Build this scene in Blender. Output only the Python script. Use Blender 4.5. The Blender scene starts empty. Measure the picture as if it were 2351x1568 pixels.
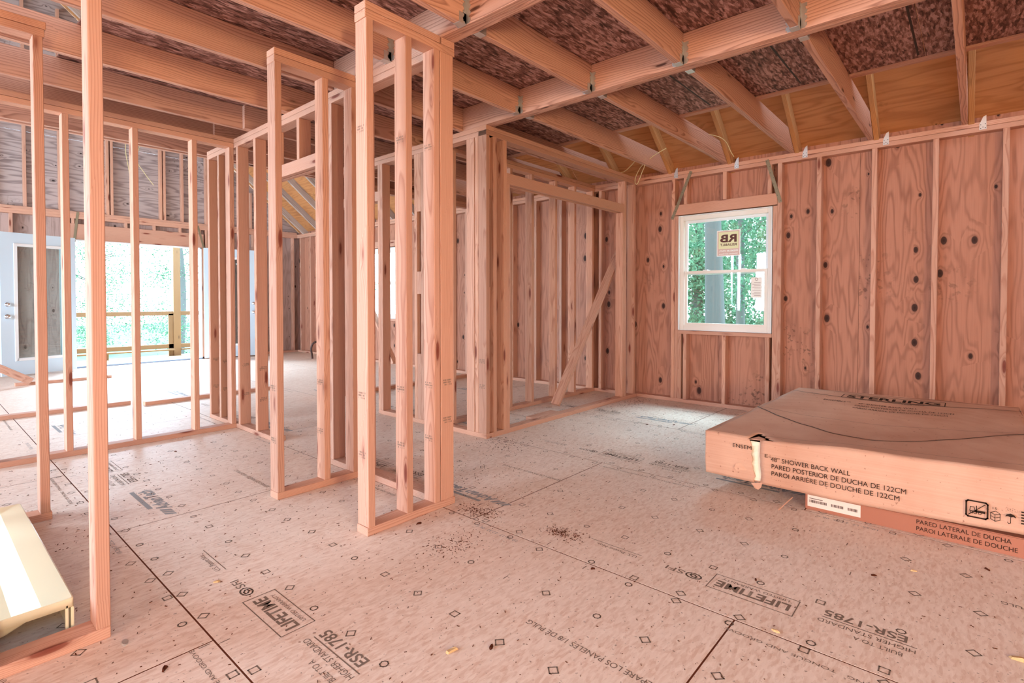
import bpy, bmesh, math, random
from mathutils import Vector, Matrix, noise as mn
random.seed(7)
SC = bpy.context.scene
C = SC.collection

# ---------------------------------------------------------------- camera, sky, lights, exposure
# the room's axes: +X runs to the window wall, +Y runs to the patio wall
F_PX, W_PX, H_PX = 1217.5, 2351.0, 1568.0
ANG = math.atan((2240 - 1175.5) / F_PX)
PITCH = math.radians(1.1)
cam_d = bpy.data.cameras.new('camera')
cam = bpy.data.objects.new('camera', cam_d); C.objects.link(cam)
Rv = Vector((math.sin(ANG), -math.cos(ANG), 0))
F0 = Vector((math.cos(ANG), math.sin(ANG), 0))
Fv = F0 * math.cos(PITCH) - Vector((0, 0, 1)) * math.sin(PITCH)
Uv = Rv.cross(Fv)
cam.matrix_world = Matrix(((Rv.x, Uv.x, -Fv.x, 0), (Rv.y, Uv.y, -Fv.y, 0), (Rv.z, Uv.z, -Fv.z, 1.10), (0, 0, 0, 1)))
cam_d.sensor_width = 36; cam_d.lens = F_PX / W_PX * 36
cam_d.shift_y = -(H_PX / 2 - (688 + F_PX * math.tan(PITCH))) / W_PX
cam_d.clip_start = 0.02; cam_d.clip_end = 300
SC.camera = cam
SC.view_settings.view_transform = 'Standard'; SC.view_settings.look = 'None'
SC.view_settings.gamma = 1; SC.view_settings.use_curve_mapping = False
SC.view_settings.exposure = -0.46

world = bpy.data.worlds.new('sky'); SC.world = world; world.use_nodes = True
wn = world.node_tree.nodes; wl = world.node_tree.links
bg = wn['Background']
tcw = wn.new('ShaderNodeTexCoord'); sx = wn.new('ShaderNodeSeparateXYZ'); rmp = wn.new('ShaderNodeValToRGB')
wl.new(tcw.outputs['Generated'], sx.inputs[0]); wl.new(sx.outputs['Z'], rmp.inputs[0]); wl.new(rmp.outputs[0], bg.inputs[0])
rmp.color_ramp.elements[0].position = 0.0; rmp.color_ramp.elements[0].color = (0.80, 0.90, 1.0, 1)
rmp.color_ramp.elements[1].position = 0.7; rmp.color_ramp.elements[1].color = (0.50, 0.72, 1.0, 1)
bg.inputs[1].default_value = 11.0

def portal(name, loc, target, sx_, sy_):
    o = area(name, loc, target, sx_, sy_, 1, (1, 1, 1)); o.data.cycles.is_portal = True; return o
def area(name, loc, target, sx_, sy_, power, color):
    d = bpy.data.lights.new(name, 'AREA'); d.shape = 'RECTANGLE'; d.size = sx_; d.size_y = sy_
    d.energy = power; d.color = color
    o = bpy.data.objects.new(name, d); C.objects.link(o); o.location = loc
    o.rotation_euler = (Vector(target) - Vector(loc)).to_track_quat('-Z', 'Y').to_euler()
    return o
sun_d = bpy.data.lights.new('sun', 'SUN'); sun_d.energy = 4.0; sun_d.angle = math.radians(1.5); sun_d.color = (1.0, 0.95, 0.86)
sun = bpy.data.objects.new('sun', sun_d); C.objects.link(sun)
sun.rotation_euler = Vector((0.35, -0.15, -1.0)).to_track_quat('-Z', 'Y').to_euler(); sun.location = (0, 8, 12)
area('patio_daylight', (2.7, 13.9, 3.6), (2.6, 7.0, 0.2), 3.2, 1.8, 3000, (0.58, 0.80, 1.0))
area('far_side_fill', (-4.15, 7.9, 1.5), (3.0, 7.0, 1.0), 2.6, 1.6, 800, (0.62, 0.82, 1.0))  # added cool fill lamp; its window is made up
area('back_window_daylight', (-0.95, -3.45, 1.35), (0.8, 3.0, 1.6), 0.5, 0.7, 230, (1.0, 0.68, 0.36))
area('near_side_fill', (-4.15, -0.6, 1.4), (3.0, 0.2, 0.6), 2.4, 1.6, 190, (1.0, 0.50, 0.30))  # unseen warm fill, put in to lift the ambient light
area('left_fill', (-4.15, 4.0, 1.6), (3.0, 3.0, 0.2), 2.2, 1.5, 430, (0.58, 0.80, 1.0))  # extra cool fill for the middle of the house, no known window
area('small_window_daylight', (6.7, 1.94, 3.0), (4.2, 2.0, 0.2), 1.2, 0.9, 420, (0.62, 0.83, 1.0))
portal('patio_portal', (2.68, 10.93, 1.03), (2.68, 5.0, 1.03), 1.85, 2.05)
portal('window_portal', (5.58, 1.94, 1.38), (0.0, 1.94, 1.38), 0.93, 1.21)

# ---------------------------------------------------------------- materials
def newmat(name, rough=0.6, spec=0.3):
    m = bpy.data.materials.new(name); m.use_nodes = True
    nt = m.node_tree; b = nt.nodes['Principled BSDF']
    b.inputs['Roughness'].default_value = rough
    b.inputs['Specular IOR Level'].default_value = spec
    return m, nt, b
def flat(name, col, rough=0.6, spec=0.3, metal=0.0):
    m, nt, b = newmat(name, rough, spec); b.inputs['Base Color'].default_value = (*col, 1); b.inputs['Metallic'].default_value = metal
    return m
def srgb(r, g, b):
    f = lambda c: ((c / 255 + 0.055) / 1.055) ** 2.4 if c > 10 else c / 255 / 12.92
    return (f(r), f(g), f(b))
def N(nt, typ, **kw):
    n = nt.nodes.new(typ)
    for k, v in kw.items():
        if k in ('operation', 'blend_type', 'data_type', 'noise_dimensions', 'voronoi_dimensions', 'feature', 'wave_type', 'vector_type', 'mode', 'clamp', 'use_clamp', 'distance'): setattr(n, k, v)
        else: n.inputs[k].default_value = v
    return n
def math_(nt, op, a, b=None, c=None, clamp=False):
    n = nt.nodes.new('ShaderNodeMath'); n.operation = op; n.use_clamp = clamp
    for i, v in enumerate((a, b, c)):
        if v is None: continue
        if isinstance(v, (int, float)): n.inputs[i].default_value = v
        else: nt.links.new(v, n.inputs[i])
    return n.outputs[0]
def vmath(nt, op, a, b):
    n = nt.nodes.new('ShaderNodeVectorMath'); n.operation = op
    for i, v in enumerate((a, b)):
        if isinstance(v, (tuple, list)): n.inputs[i].default_value = v
        else: nt.links.new(v, n.inputs[i])
    return n.outputs[0]
def mixc(nt, fac, a, b, blend='MIX'):
    n = nt.nodes.new('ShaderNodeMix'); n.data_type = 'RGBA'; n.blend_type = blend
    if isinstance(fac, (int, float)): n.inputs[0].default_value = fac
    else: nt.links.new(fac, n.inputs[0])
    for i, v in ((6, a), (7, b)):
        if isinstance(v, tuple): n.inputs[i].default_value = (*v, 1)
        else: nt.links.new(v, n.inputs[i])
    return n.outputs[2]
def ramp(nt, fac, stops):
    n = nt.nodes.new('ShaderNodeValToRGB'); nt.links.new(fac, n.inputs[0])
    e = n.color_ramp.elements
    while len(e) < len(stops): e.new(0.5)
    for i, (p, c) in enumerate(stops):
        e[i].position = p; e[i].color = (*c, 1) if len(c) == 3 else c
    return n.outputs[0]
def combine(nt, x, y, z):
    n = nt.nodes.new('ShaderNodeCombineXYZ')
    for i, v in enumerate((x, y, z)):
        if isinstance(v, (int, float)): n.inputs[i].default_value = v
        else: nt.links.new(v, n.inputs[i])
    return n.outputs[0]
def sep(nt, v):
    n = nt.nodes.new('ShaderNodeSeparateXYZ'); nt.links.new(v, n.inputs[0]); return n.outputs

def lumber_mat(name, light, dark, knot, sat=1.0, ring=0.0065, knots=0.10, wobble=0.05):
    """sawn softwood: growth rings around the board's long (local X) axis, knots, per-board tint"""
    m, nt, b = newmat(name, 0.62, 0.25)
    tc = nt.nodes.new('ShaderNodeTexCoord'); oi = nt.nodes.new('ShaderNodeObjectInfo'); rnd = oi.outputs['Random']
    off = combine(nt, math_(nt, 'MULTIPLY', rnd, 37.0), math_(nt, 'MULTIPLY', rnd, 11.0), math_(nt, 'MULTIPLY', rnd, 23.0))
    P = tc.outputs['Object']; x, y, z = sep(nt, P)
    Q = vmath(nt, 'ADD', P, off)
    # knots (stretched cells)
    kq = vmath(nt, 'MULTIPLY', Q, (2.6, 12.0, 12.0))
    vo = N(nt, 'ShaderNodeTexVoronoi', feature='F1', Scale=1.0, Randomness=1.0); nt.links.new(kq, vo.inputs['Vector'])
    kd = vo.outputs['Distance']
    cx, cy_, cz_ = sep(nt, vo.outputs['Color'])
    keep = math_(nt, 'GREATER_THAN', cx, 0.35)
    kd2 = math_(nt, 'ADD', kd, math_(nt, 'SUBTRACT', 1.0, keep))
    bump = math_(nt, 'MULTIPLY', math_(nt, 'EXPONENT', math_(nt, 'MULTIPLY', kd2, -5.0)), 0.03)
    n1 = N(nt, 'ShaderNodeTexNoise', Scale=1.0, Detail=2.0); nt.links.new(vmath(nt, 'MULTIPLY', Q, (0.9, 6.0, 6.0)), n1.inputs['Vector'])
    wob = math_(nt, 'MULTIPLY', math_(nt, 'SUBTRACT', n1.outputs['Fac'], 0.5), wobble)
    yy = math_(nt, 'ADD', y, math_(nt, 'MULTIPLY', math_(nt, 'SUBTRACT', rnd, 0.5), 0.10))
    zz = math_(nt, 'ADD', z, math_(nt, 'ADD', 0.035, math_(nt, 'MULTIPLY', math_(nt, 'FRACT', math_(nt, 'MULTIPLY', rnd, 7.3)), 0.09)))
    r = math_(nt, 'SQRT', math_(nt, 'ADD', math_(nt, 'MULTIPLY', yy, yy), math_(nt, 'MULTIPLY', zz, zz)))
    r = math_(nt, 'ADD', math_(nt, 'ADD', r, wob), bump)
    ph = math_(nt, 'FRACT', math_(nt, 'DIVIDE', r, ring))
    g = ramp(nt, ph, [(0.0, (0.0,) * 3), (0.55, (0.25,) * 3), (0.85, (1.0,) * 3), (1.0, (0.0,) * 3)])
    fine = N(nt, 'ShaderNodeTexNoise', Scale=1.0, Detail=3.0); nt.links.new(vmath(nt, 'MULTIPLY', Q, (9.0, 260.0, 260.0)), fine.inputs['Vector'])
    blo = N(nt, 'ShaderNodeTexNoise', Scale=1.0, Detail=2.0); nt.links.new(vmath(nt, 'MULTIPLY', Q, (1.3, 9.0, 9.0)), blo.inputs['Vector'])
    gf = math_(nt, 'MULTIPLY', g, math_(nt, 'ADD', 0.25, math_(nt, 'MULTIPLY', blo.outputs['Fac'], 0.9)))
    gf = math_(nt, 'ADD', math_(nt, 'MULTIPLY', gf, 0.85), math_(nt, 'MULTIPLY', math_(nt, 'SUBTRACT', fine.outputs['Fac'], 0.5), 0.35), clamp=True)
    col = mixc(nt, gf, light, dark)
    tint = ramp(nt, math_(nt, 'FRACT', math_(nt, 'MULTIPLY', rnd, 13.7)), [(0.0, (0.86, 0.84, 0.82)), (0.5, (1.0, 0.99, 0.98)), (1.0, (1.08, 1.04, 0.98))])
    col = mixc(nt, 1.0, col, tint, 'MULTIPLY')
    kf = ramp(nt, kd2, [(0.0, (1, 1, 1)), (knots * 0.75, (0.85,) * 3), (knots, (0.30,) * 3), (knots * 1.7, (0, 0, 0))])
    col = mixc(nt, kf, col, knot)
    nt.links.new(col, b.inputs['Base Color'])
    bp = nt.nodes.new('ShaderNodeBump'); bp.inputs['Strength'].default_value = 0.12; bp.inputs['Distance'].default_value = 0.002
    nt.links.new(fine.outputs['Fac'], bp.inputs['Height']); nt.links.new(bp.outputs[0], b.inputs['Normal'])
    return m

def ply_mat(name, light, dark, knot, axis='Z', scale=1.0, knots=0.075, contrast=0.55, contour=26.0, kmin=0.78):
    """rotary cut plywood: contour-like figure, dark knots, panels told apart by island"""
    m, nt, b = newmat(name, 0.6, 0.25)
    tc = nt.nodes.new('ShaderNodeTexCoord'); geo = nt.nodes.new('ShaderNodeNewGeometry'); rnd = geo.outputs['Random Per Island']
    P = vmath(nt, 'ADD', tc.outputs['Object'], combine(nt, math_(nt, 'MULTIPLY', rnd, 31.0), math_(nt, 'MULTIPLY', rnd, 17.0), math_(nt, 'MULTIPLY', rnd, 53.0)))
    s = {'Z': (4.2, 4.2, 0.55), 'Y': (4.2, 0.55, 4.2), 'X': (0.55, 4.2, 4.2)}[axis]
    s2 = {'Z': (5.5, 5.5, 3.2), 'Y': (5.5, 3.2, 5.5), 'X': (3.2, 5.5, 5.5)}[axis]
    s3 = {'Z': (150, 150, 5), 'Y': (150, 5, 150), 'X': (5, 150, 150)}[axis]
    px_, py_, pz_ = sep(nt, P)
    ua = math_(nt, 'ADD', px_, py_) if axis == 'Z' else px_
    k1, k2, va = {'Z': (6.0, 3.6, pz_), 'Y': (5.5, 3.2, py_), 'X': (3.2, 5.5, pz_)}[axis]
    vo = N(nt, 'ShaderNodeTexVoronoi', feature='F1', voronoi_dimensions='2D', Scale=scale, Randomness=1.0); nt.links.new(combine(nt, math_(nt, 'MULTIPLY', ua, k1), math_(nt, 'MULTIPLY', va, k2), 0.0), vo.inputs['Vector'])
    c3 = sep(nt, vo.outputs['Color'])
    kd = math_(nt, 'ADD', math_(nt, 'DIVIDE', vo.outputs['Distance'], math_(nt, 'ADD', 0.35, math_(nt, 'MULTIPLY', c3[1], 1.0))), math_(nt, 'LESS_THAN', c3[0], kmin))
    n1 = N(nt, 'ShaderNodeTexNoise', Scale=scale, Detail=3.0, Roughness=0.45); nt.links.new(vmath(nt, 'MULTIPLY', P, s), n1.inputs['Vector'])
    v = math_(nt, 'ADD', n1.outputs['Fac'], math_(nt, 'MULTIPLY', math_(nt, 'EXPONENT', math_(nt, 'MULTIPLY', kd, -6.0)), 0.22))
    ph = math_(nt, 'SINE', math_(nt, 'MULTIPLY', v, contour * 6.283 / 2.2))
    ph = math_(nt, 'ADD', math_(nt, 'MULTIPLY', ph, 0.5), 0.5)
    fine = N(nt, 'ShaderNodeTexNoise', Scale=1.0, Detail=2.0); nt.links.new(vmath(nt, 'MULTIPLY', P, s3), fine.inputs['Vector'])
    blo = N(nt, 'ShaderNodeTexNoise', Scale=1.3, Detail=2.0); nt.links.new(P, blo.inputs['Vector'])
    gf = math_(nt, 'MULTIPLY', math_(nt, 'POWER', ph, 2.2), math_(nt, 'ADD', 0.15, math_(nt, 'MULTIPLY', blo.outputs['Fac'], 1.1)))
    gf = math_(nt, 'ADD', math_(nt, 'MULTIPLY', gf, contrast), math_(nt, 'MULTIPLY', math_(nt, 'SUBTRACT', fine.outputs['Fac'], 0.45), 0.5), clamp=True)
    col = mixc(nt, gf, light, dark)
    kf = ramp(nt, kd, [(0.0, (1, 1, 1)), (knots * 0.8, (0.9,) * 3), (knots, (0.25,) * 3), (knots * 1.8, (0, 0, 0))])
    col = mixc(nt, kf, col, knot)
    sm = N(nt, 'ShaderNodeTexNoise', Scale=26.0, Detail=4.0); nt.links.new(P, sm.inputs['Vector'])
    st = N(nt, 'ShaderNodeTexNoise', Scale=1.1, Detail=1.0); nt.links.new(vmath(nt, 'ADD', P, (5.0, 3.0, 9.0)), st.inputs['Vector'])
    stain = math_(nt, 'MULTIPLY', ramp(nt, sm.outputs['Fac'], [(0.56, (0,) * 3), (0.64, (1,) * 3)]), ramp(nt, st.outputs['Fac'], [(0.62, (0,) * 3), (0.72, (0.6,) * 3)]))
    col = mixc(nt, stain, col, (0.05, 0.028, 0.015))
    nt.links.new(col, b.inputs['Base Color'])
    return m

def osb_mat(name, c_light, c_mid, c_dark, flake=38.0, contrast=1.0, rough=0.55, spec=0.3, along='X', warp=0.02, bump=0.12, aspect=0.22):
    m, nt, b = newmat(name, rough, spec)
    tc = nt.nodes.new('ShaderNodeTexCoord'); P = tc.outputs['Object']
    ns = N(nt, 'ShaderNodeTexNoise', Scale=9.0, Detail=2.0); nt.links.new(P, ns.inputs['Vector'])
    Pw = vmath(nt, 'ADD', P, vmath(nt, 'MULTIPLY', ns.outputs['Color'], (warp, warp, 0.0)))
    cols = []
    for i, (ang, sc_) in enumerate(((0.35, 1.0), (-0.5, 1.25), (1.3, 0.8))):
        mp = nt.nodes.new('ShaderNodeMapping'); mp.inputs['Rotation'].default_value = (0, 0, ang + (1.57 if along == 'Y' else 0)); mp.inputs['Location'].default_value = (i * 3.1, i * 7.7, 0)
        mp.inputs['Scale'].default_value = (aspect * sc_, 1.0 * sc_, 1.0)
        nt.links.new(Pw, mp.inputs['Vector'])
        vo = N(nt, 'ShaderNodeTexVoronoi', feature='F1', Scale=flake, voronoi_dimensions='2D'); nt.links.new(mp.outputs[0], vo.inputs['Vector'])
        cols.append(sep(nt, vo.outputs['Color'])[0])
    v = math_(nt, 'MULTIPLY', math_(nt, 'ADD', math_(nt, 'ADD', cols[0], cols[1]), math_(nt, 'MULTIPLY', cols[2], 0.6)), 1 / 2.6)
    v = math_(nt, 'ADD', math_(nt, 'MULTIPLY', math_(nt, 'SUBTRACT', v, 0.5), contrast), 0.5, clamp=True)
    big = N(nt, 'ShaderNodeTexNoise', Scale=1.2, Detail=3.0); nt.links.new(P, big.inputs['Vector'])
    v = math_(nt, 'ADD', v, math_(nt, 'MULTIPLY', math_(nt, 'SUBTRACT', big.outputs['Fac'], 0.5), 0.35), clamp=True)
    col = ramp(nt, v, [(0.12, c_dark), (0.5, c_mid), (0.88, c_light)])
    spk = N(nt, 'ShaderNodeTexNoise', Scale=75.0, Detail=2.0); nt.links.new(P, spk.inputs['Vector'])
    sp = ramp(nt, spk.outputs['Fac'], [(0.66, (0,) * 3), (0.72, (0.75,) * 3)])
    col = mixc(nt, sp, col, tuple(c * 0.35 for c in c_dark))
    nt.links.new(col, b.inputs['Base Color'])
    bp = nt.nodes.new('ShaderNodeBump'); bp.inputs['Strength'].default_value = bump; bp.inputs['Distance'].default_value = 0.002
    nt.links.new(v, bp.inputs['Height']); nt.links.new(bp.outputs[0], b.inputs['Normal'])
    return m

M = {}
M['stud'] = lumber_mat('stud_wood', srgb(206, 162, 140), srgb(164, 106, 84), srgb(116, 52, 38), knots=0.15)
M['joist'] = lumber_mat('joist_wood', srgb(206, 162, 142), srgb(122, 72, 58), srgb(70, 36, 26), ring=0.013, knots=0.12, wobble=0.11)
M['ply'] = ply_mat('plywood_sheathing', srgb(186, 132, 108), srgb(122, 74, 56), srgb(44, 20, 14), axis='Z', contrast=0.55, contour=36.0, knots=0.115, kmin=0.66)
M['plygrey'] = ply_mat('plywood_daylight_tint', srgb(176, 152, 144), srgb(122, 98, 92), srgb(50, 30, 28), axis='Z', contrast=0.55, contour=30.0, knots=0.08, kmin=0.75)  # greyed so the sheets carry the cool daylight of the patio end
M['raftergrey'] = lumber_mat('rafter_daylight_tint', srgb(186, 172, 164), srgb(128, 110, 104), srgb(60, 40, 36), ring=0.010)  # vault rafters: cool daylight painted into the wood colour
M['plyroof'] = ply_mat('plywood_roof', srgb(190, 132, 84), srgb(140, 84, 48), srgb(70, 34, 18), axis='Y', knots=0.04)
M['plygable'] = ply_mat('plywood_gable', srgb(178, 162, 158), srgb(104, 88, 88), srgb(40, 26, 24), axis='X', knots=0.06, contrast=0.8)  # cooler colour puts the bluish patio light into the gable sheets
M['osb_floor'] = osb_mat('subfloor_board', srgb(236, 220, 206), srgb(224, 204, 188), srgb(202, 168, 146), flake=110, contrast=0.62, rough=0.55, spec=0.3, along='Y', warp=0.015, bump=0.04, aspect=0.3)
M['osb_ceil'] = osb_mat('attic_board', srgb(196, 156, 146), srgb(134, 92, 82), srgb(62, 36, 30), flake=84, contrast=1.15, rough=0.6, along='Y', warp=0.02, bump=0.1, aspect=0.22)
M['rafter'] = lumber_mat('rafter_wood', srgb(190, 140, 92), srgb(140, 92, 52), srgb(80, 44, 24), ring=0.009)
M['deckwood'] = lumber_mat('treated_wood', (.32, .22, .12), (.22, .15, .08), (.12, .08, .05))
M['gap'] = flat('gap_dark', srgb(96, 50, 32), 0.9, 0.1)
M['galv'] = flat('galvanized_steel', (0.62, 0.62, 0.60), 0.42, 0.5, 0.85)
M['galvold'] = flat('weathered_strap', srgb(140, 128, 104), 0.55, 0.4, 0.35)
M['vinyl'] = flat('window_vinyl', srgb(232, 226, 216), 0.4, 0.4)
M['vinylw'] = flat('window_vinyl_white', srgb(230, 234, 236), 0.35, 0.4)
M['doorp'] = flat('door_paint', srgb(200, 220, 234), 0.4, 0.4)
M['chrome'] = flat('satin_nickel', (0.7, 0.7, 0.72), 0.22, 0.5, 1.0)
M['ink'] = flat('stamp_ink', srgb(122, 106, 94), 0.7, 0.1)
M['inkblue'] = flat('stamp_ink_pale', srgb(148, 148, 148), 0.7, 0.1)
M['black'] = flat('box_ink', srgb(48, 34, 26), 0.7, 0.1)
M['rubber'] = flat('black_tape', srgb(30, 26, 24), 0.5, 0.3)
M['foam'] = flat('white_foam', srgb(238, 232, 208), 0.8, 0.2)
M['cream'] = flat('cream_acrylic', srgb(232, 224, 190), 0.22, 0.5)
M['fiberglass'] = flat('fiberglass_shell', srgb(232, 222, 206), 0.5, 0.3)
M['labelw'] = flat('white_label', srgb(232, 214, 200), 0.6, 0.2)
M['cable'] = flat('cable_jacket', srgb(214, 200, 150), 0.5, 0.3)
M['pipe'] = flat('copper_brown_pipe', srgb(70, 44, 36), 0.45, 0.4)
M['debris'] = flat('dark_debris', srgb(92, 52, 32), 0.9, 0.1)
M['chip'] = flat('pale_chip', srgb(206, 172, 124), 0.8, 0.1)
M['bark'] = flat('bark', (.17,.17,.165), 0.9, 0.1)
M['leafdark'] = flat('dark_leaf', srgb(80, 40, 24), 0.8, 0.1)
M['sticker'] = flat('sticker_brown', srgb(212, 186, 176), 0.6, 0.2)
M['stickery'] = flat('sticker_yellow', srgb(226, 230, 186), 0.6, 0.2)
M['stickerw'] = flat('sticker_white', srgb(244, 246, 242), 0.6, 0.2)
M['stickerk'] = flat('sticker_lettering', srgb(96, 62, 56), 0.6, 0.2)
M['threshold'] = flat('metal_threshold', srgb(120, 136, 156), 0.4, 0.4, 0.3)
M['blue'] = flat('blue_paint', srgb(90, 170, 200), 0.6, 0.2)

def cardboard():
    m, nt, b = newmat('cardboard', 0.75, 0.15)
    tc = nt.nodes.new('ShaderNodeTexCoord'); P = tc.outputs['Object']
    n1 = N(nt, 'ShaderNodeTexNoise', Scale=3.0, Detail=4.0); nt.links.new(P, n1.inputs['Vector'])
    n2 = N(nt, 'ShaderNodeTexNoise', Scale=1.0, Detail=2.0); nt.links.new(vmath(nt, 'MULTIPLY', P, (4.0, 1.2, 160.0)), n2.inputs['Vector'])
    v = math_(nt, 'ADD', math_(nt, 'MULTIPLY', n1.outputs['Fac'], 0.7), math_(nt, 'MULTIPLY', n2.outputs['Fac'], 0.3))
    col = ramp(nt, v, [(0.3, srgb(192, 146, 122)), (0.7, srgb(214, 174, 150))])
    sp = N(nt, 'ShaderNodeTexNoise', Scale=60.0, Detail=3.0); nt.links.new(P, sp.inputs['Vector'])
    col = mixc(nt, ramp(nt, sp.outputs['Fac'], [(0.68, (0,) * 3), (0.74, (0.6,) * 3)]), col, srgb(120, 70, 50))
    nt.links.new(col, b.inputs['Base Color'])
    bp = nt.nodes.new('ShaderNodeBump'); bp.inputs['Strength'].default_value = 0.2; bp.inputs['Distance'].default_value = 0.002
    nt.links.new(n2.outputs['Fac'], bp.inputs['Height']); nt.links.new(bp.outputs[0], b.inputs['Normal'])
    return m
M['card'] = cardboard()
def cardboard2():
    m = flat('cardboard_brown', srgb(170, 112, 90), 0.75, 0.15); return m
M['card2'] = cardboard2()

def glass():
    m = bpy.data.materials.new('window_glass'); m.use_nodes = True; nt = m.node_tree; nt.nodes.clear()
    o = nt.nodes.new('ShaderNodeOutputMaterial'); t = nt.nodes.new('ShaderNodeBsdfTransparent'); g = nt.nodes.new('ShaderNodeBsdfGlossy')
    t.inputs[0].default_value = (0.90, 0.97, 0.95, 1); g.inputs['Roughness'].default_value = 0.02
    mx = nt.nodes.new('ShaderNodeMixShader'); mx.inputs[0].default_value = 0.10
    nt.links.new(t.outputs[0], mx.inputs[1]); nt.links.new(g.outputs[0], mx.inputs[2]); nt.links.new(mx.outputs[0], o.inputs[0])
    return m
M['glass'] = glass()
def leafmat(name, c1, c2):
    m, nt, b = newmat(name, 0.55, 0.3)
    geo = nt.nodes.new('ShaderNodeNewGeometry')
    col = ramp(nt, geo.outputs['Random Per Island'], [(0.0, c1), (1.0, c2)])
    nt.links.new(col, b.inputs['Base Color'])
    tr = nt.nodes.new('ShaderNodeBsdfTranslucent'); nt.links.new(col, tr.inputs[0])
    mx = nt.nodes.new('ShaderNodeMixShader'); mx.inputs[0].default_value = 0.5
    nt.links.new(b.outputs[0], mx.inputs[1]); nt.links.new(tr.outputs[0], mx.inputs[2])
    nt.links.new(mx.outputs[0], nt.nodes['Material Output'].inputs[0])
    return m
M['leaf'] = leafmat('tree_leaf', (0.06, 0.16, 0.09), (0.22, 0.42, 0.26))
M['lawn'] = osb_mat('lawn_grass', (.22,.34,.2), (.16,.28,.16), (.08,.18,.1), flake=20, contrast=0.8, rough=0.9, spec=0.1)

# ---------------------------------------------------------------- builders
def link(name, me, parent=None, mat=None):
    o = bpy.data.objects.new(name, me); C.objects.link(o)
    if mat is not None: me.materials.append(mat)
    if parent is not None: o.parent = parent
    return o
def thing(name, label, cat, loc=(0, 0, 0), group=None):
    o = bpy.data.objects.new(name, None); C.objects.link(o); o.location = loc; o.empty_display_size = 0.1
    o['label'] = label; o['category'] = cat
    if group: o['group'] = group
    return o
def tag(o, label, cat, group=None, kind=None):
    if label: o['label'] = label
    if cat: o['category'] = cat
    if group: o['group'] = group
    if kind: o['kind'] = kind
    return o
def place(o, mw):
    """world matrix for an object whose parent carries only a translation"""
    if o.parent is not None: mw = Matrix.Translation(-o.parent.location) @ mw
    o.matrix_local = mw
def bevel_box(l, w, t, bev=0.0025):
    bm = bmesh.new(); bmesh.ops.create_cube(bm, size=1.0)
    for v in bm.verts: v.co = Vector((v.co.x * l, v.co.y * w, v.co.z * t))
    if bev > 0: bmesh.ops.bevel(bm, geom=list(bm.edges), offset=min(bev, t * 0.3, w * 0.3), segments=1, affect='EDGES')
    return bm
def fin(bm, name, parent, mat, smooth=False):
    me = bpy.data.meshes.new(name); bm.to_mesh(me); bm.free()
    if smooth:
        for p in me.polygons: p.use_smooth = True
    return link(name, me, parent, mat)
AX = {'X': Matrix.Identity(3), 'Y': Matrix(((0, -1, 0), (1, 0, 0), (0, 0, 1))), 'Z': Matrix(((0, 0, -1), (0, 1, 0), (1, 0, 0)))}
def board(name, x, y, z, axis, mat, parent=None, bev=0.0025):
    """a squared piece of lumber between the given extents, its grain along the axis"""
    ext = {'X': x[1] - x[0], 'Y': y[1] - y[0], 'Z': z[1] - z[0]}
    if axis == 'X': l, w, t = ext['X'], ext['Y'], ext['Z']
    elif axis == 'Y': l, w, t = ext['Y'], ext['X'], ext['Z']
    else: l, w, t = ext['Z'], ext['Y'], ext['X']
    o = fin(bevel_box(l, w, t, bev), name, parent, mat)
    c = Vector(((x[0] + x[1]) / 2, (y[0] + y[1]) / 2, (z[0] + z[1]) / 2))
    place(o, Matrix.Translation(c) @ AX[axis].to_4x4())
    return o
def bar(name, p0, p1, w, t, wdir, mat, parent=None, bev=0.0025, cut=None):
    """a piece of lumber from p0 to p1, wide along wdir"""
    p0, p1, wdir = Vector(p0), Vector(p1), Vector(wdir)
    d = (p1 - p0); L = d.length; d.normalize()
    wv = (wdir - d * wdir.dot(d)).normalized(); tv = d.cross(wv)
    bm = bevel_box(L, w, t, bev)
    if cut: cut(bm, L)
    o = fin(bm, name, parent, mat)
    m3 = Matrix((d, wv, tv)).transposed()
    place(o, Matrix.Translation((p0 + p1) / 2) @ m3.to_4x4())
    return o
def boxes(name, lst, mat, parent=None, bev=0.0):
    """several boxes (x0,x1,y0,y1,z0,z1) that belong to one part"""
    bm = bmesh.new()
    for (x0, x1, y0, y1, z0, z1) in lst:
        r = bmesh.ops.create_cube(bm, size=1.0)
        for v in r['verts']: v.co = Vector(((x0 + x1) / 2 + v.co.x * (x1 - x0), (y0 + y1) / 2 + v.co.y * (y1 - y0), (z0 + z1) / 2 + v.co.z * (z1 - z0)))
    if bev: bmesh.ops.bevel(bm, geom=list(bm.edges), offset=bev, segments=2, affect='EDGES')
    o = fin(bm, name, parent, mat)
    place(o, Matrix.Identity(4))
    return o
def tube(name, pts, r, mat, parent=None, res=8, smooth_pts=True):
    cu = bpy.data.curves.new(name, 'CURVE'); cu.dimensions = '3D'; cu.bevel_depth = r; cu.bevel_resolution = max(1, res // 4); cu.use_fill_caps = True
    sp = cu.splines.new('BEZIER' if smooth_pts else 'POLY')
    if smooth_pts:
        sp.bezier_points.add(len(pts) - 1)
        for i, p in enumerate(pts):
            sp.bezier_points[i].co = p; sp.bezier_points[i].handle_left_type = sp.bezier_points[i].handle_right_type = 'AUTO'
    else:
        sp.points.add(len(pts) - 1)
        for i, p in enumerate(pts): sp.points[i].co = (*p, 1)
    t = bpy.data.objects.new('tmp', cu); C.objects.link(t)
    me = bpy.data.meshes.new_from_object(t.evaluated_get(bpy.context.evaluated_depsgraph_get())); bpy.data.objects.remove(t); bpy.data.curves.remove(cu)
    for p in me.polygons: p.use_smooth = True
    o = link(name, me, parent, mat); place(o, Matrix.Identity(4)); return o
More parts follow.
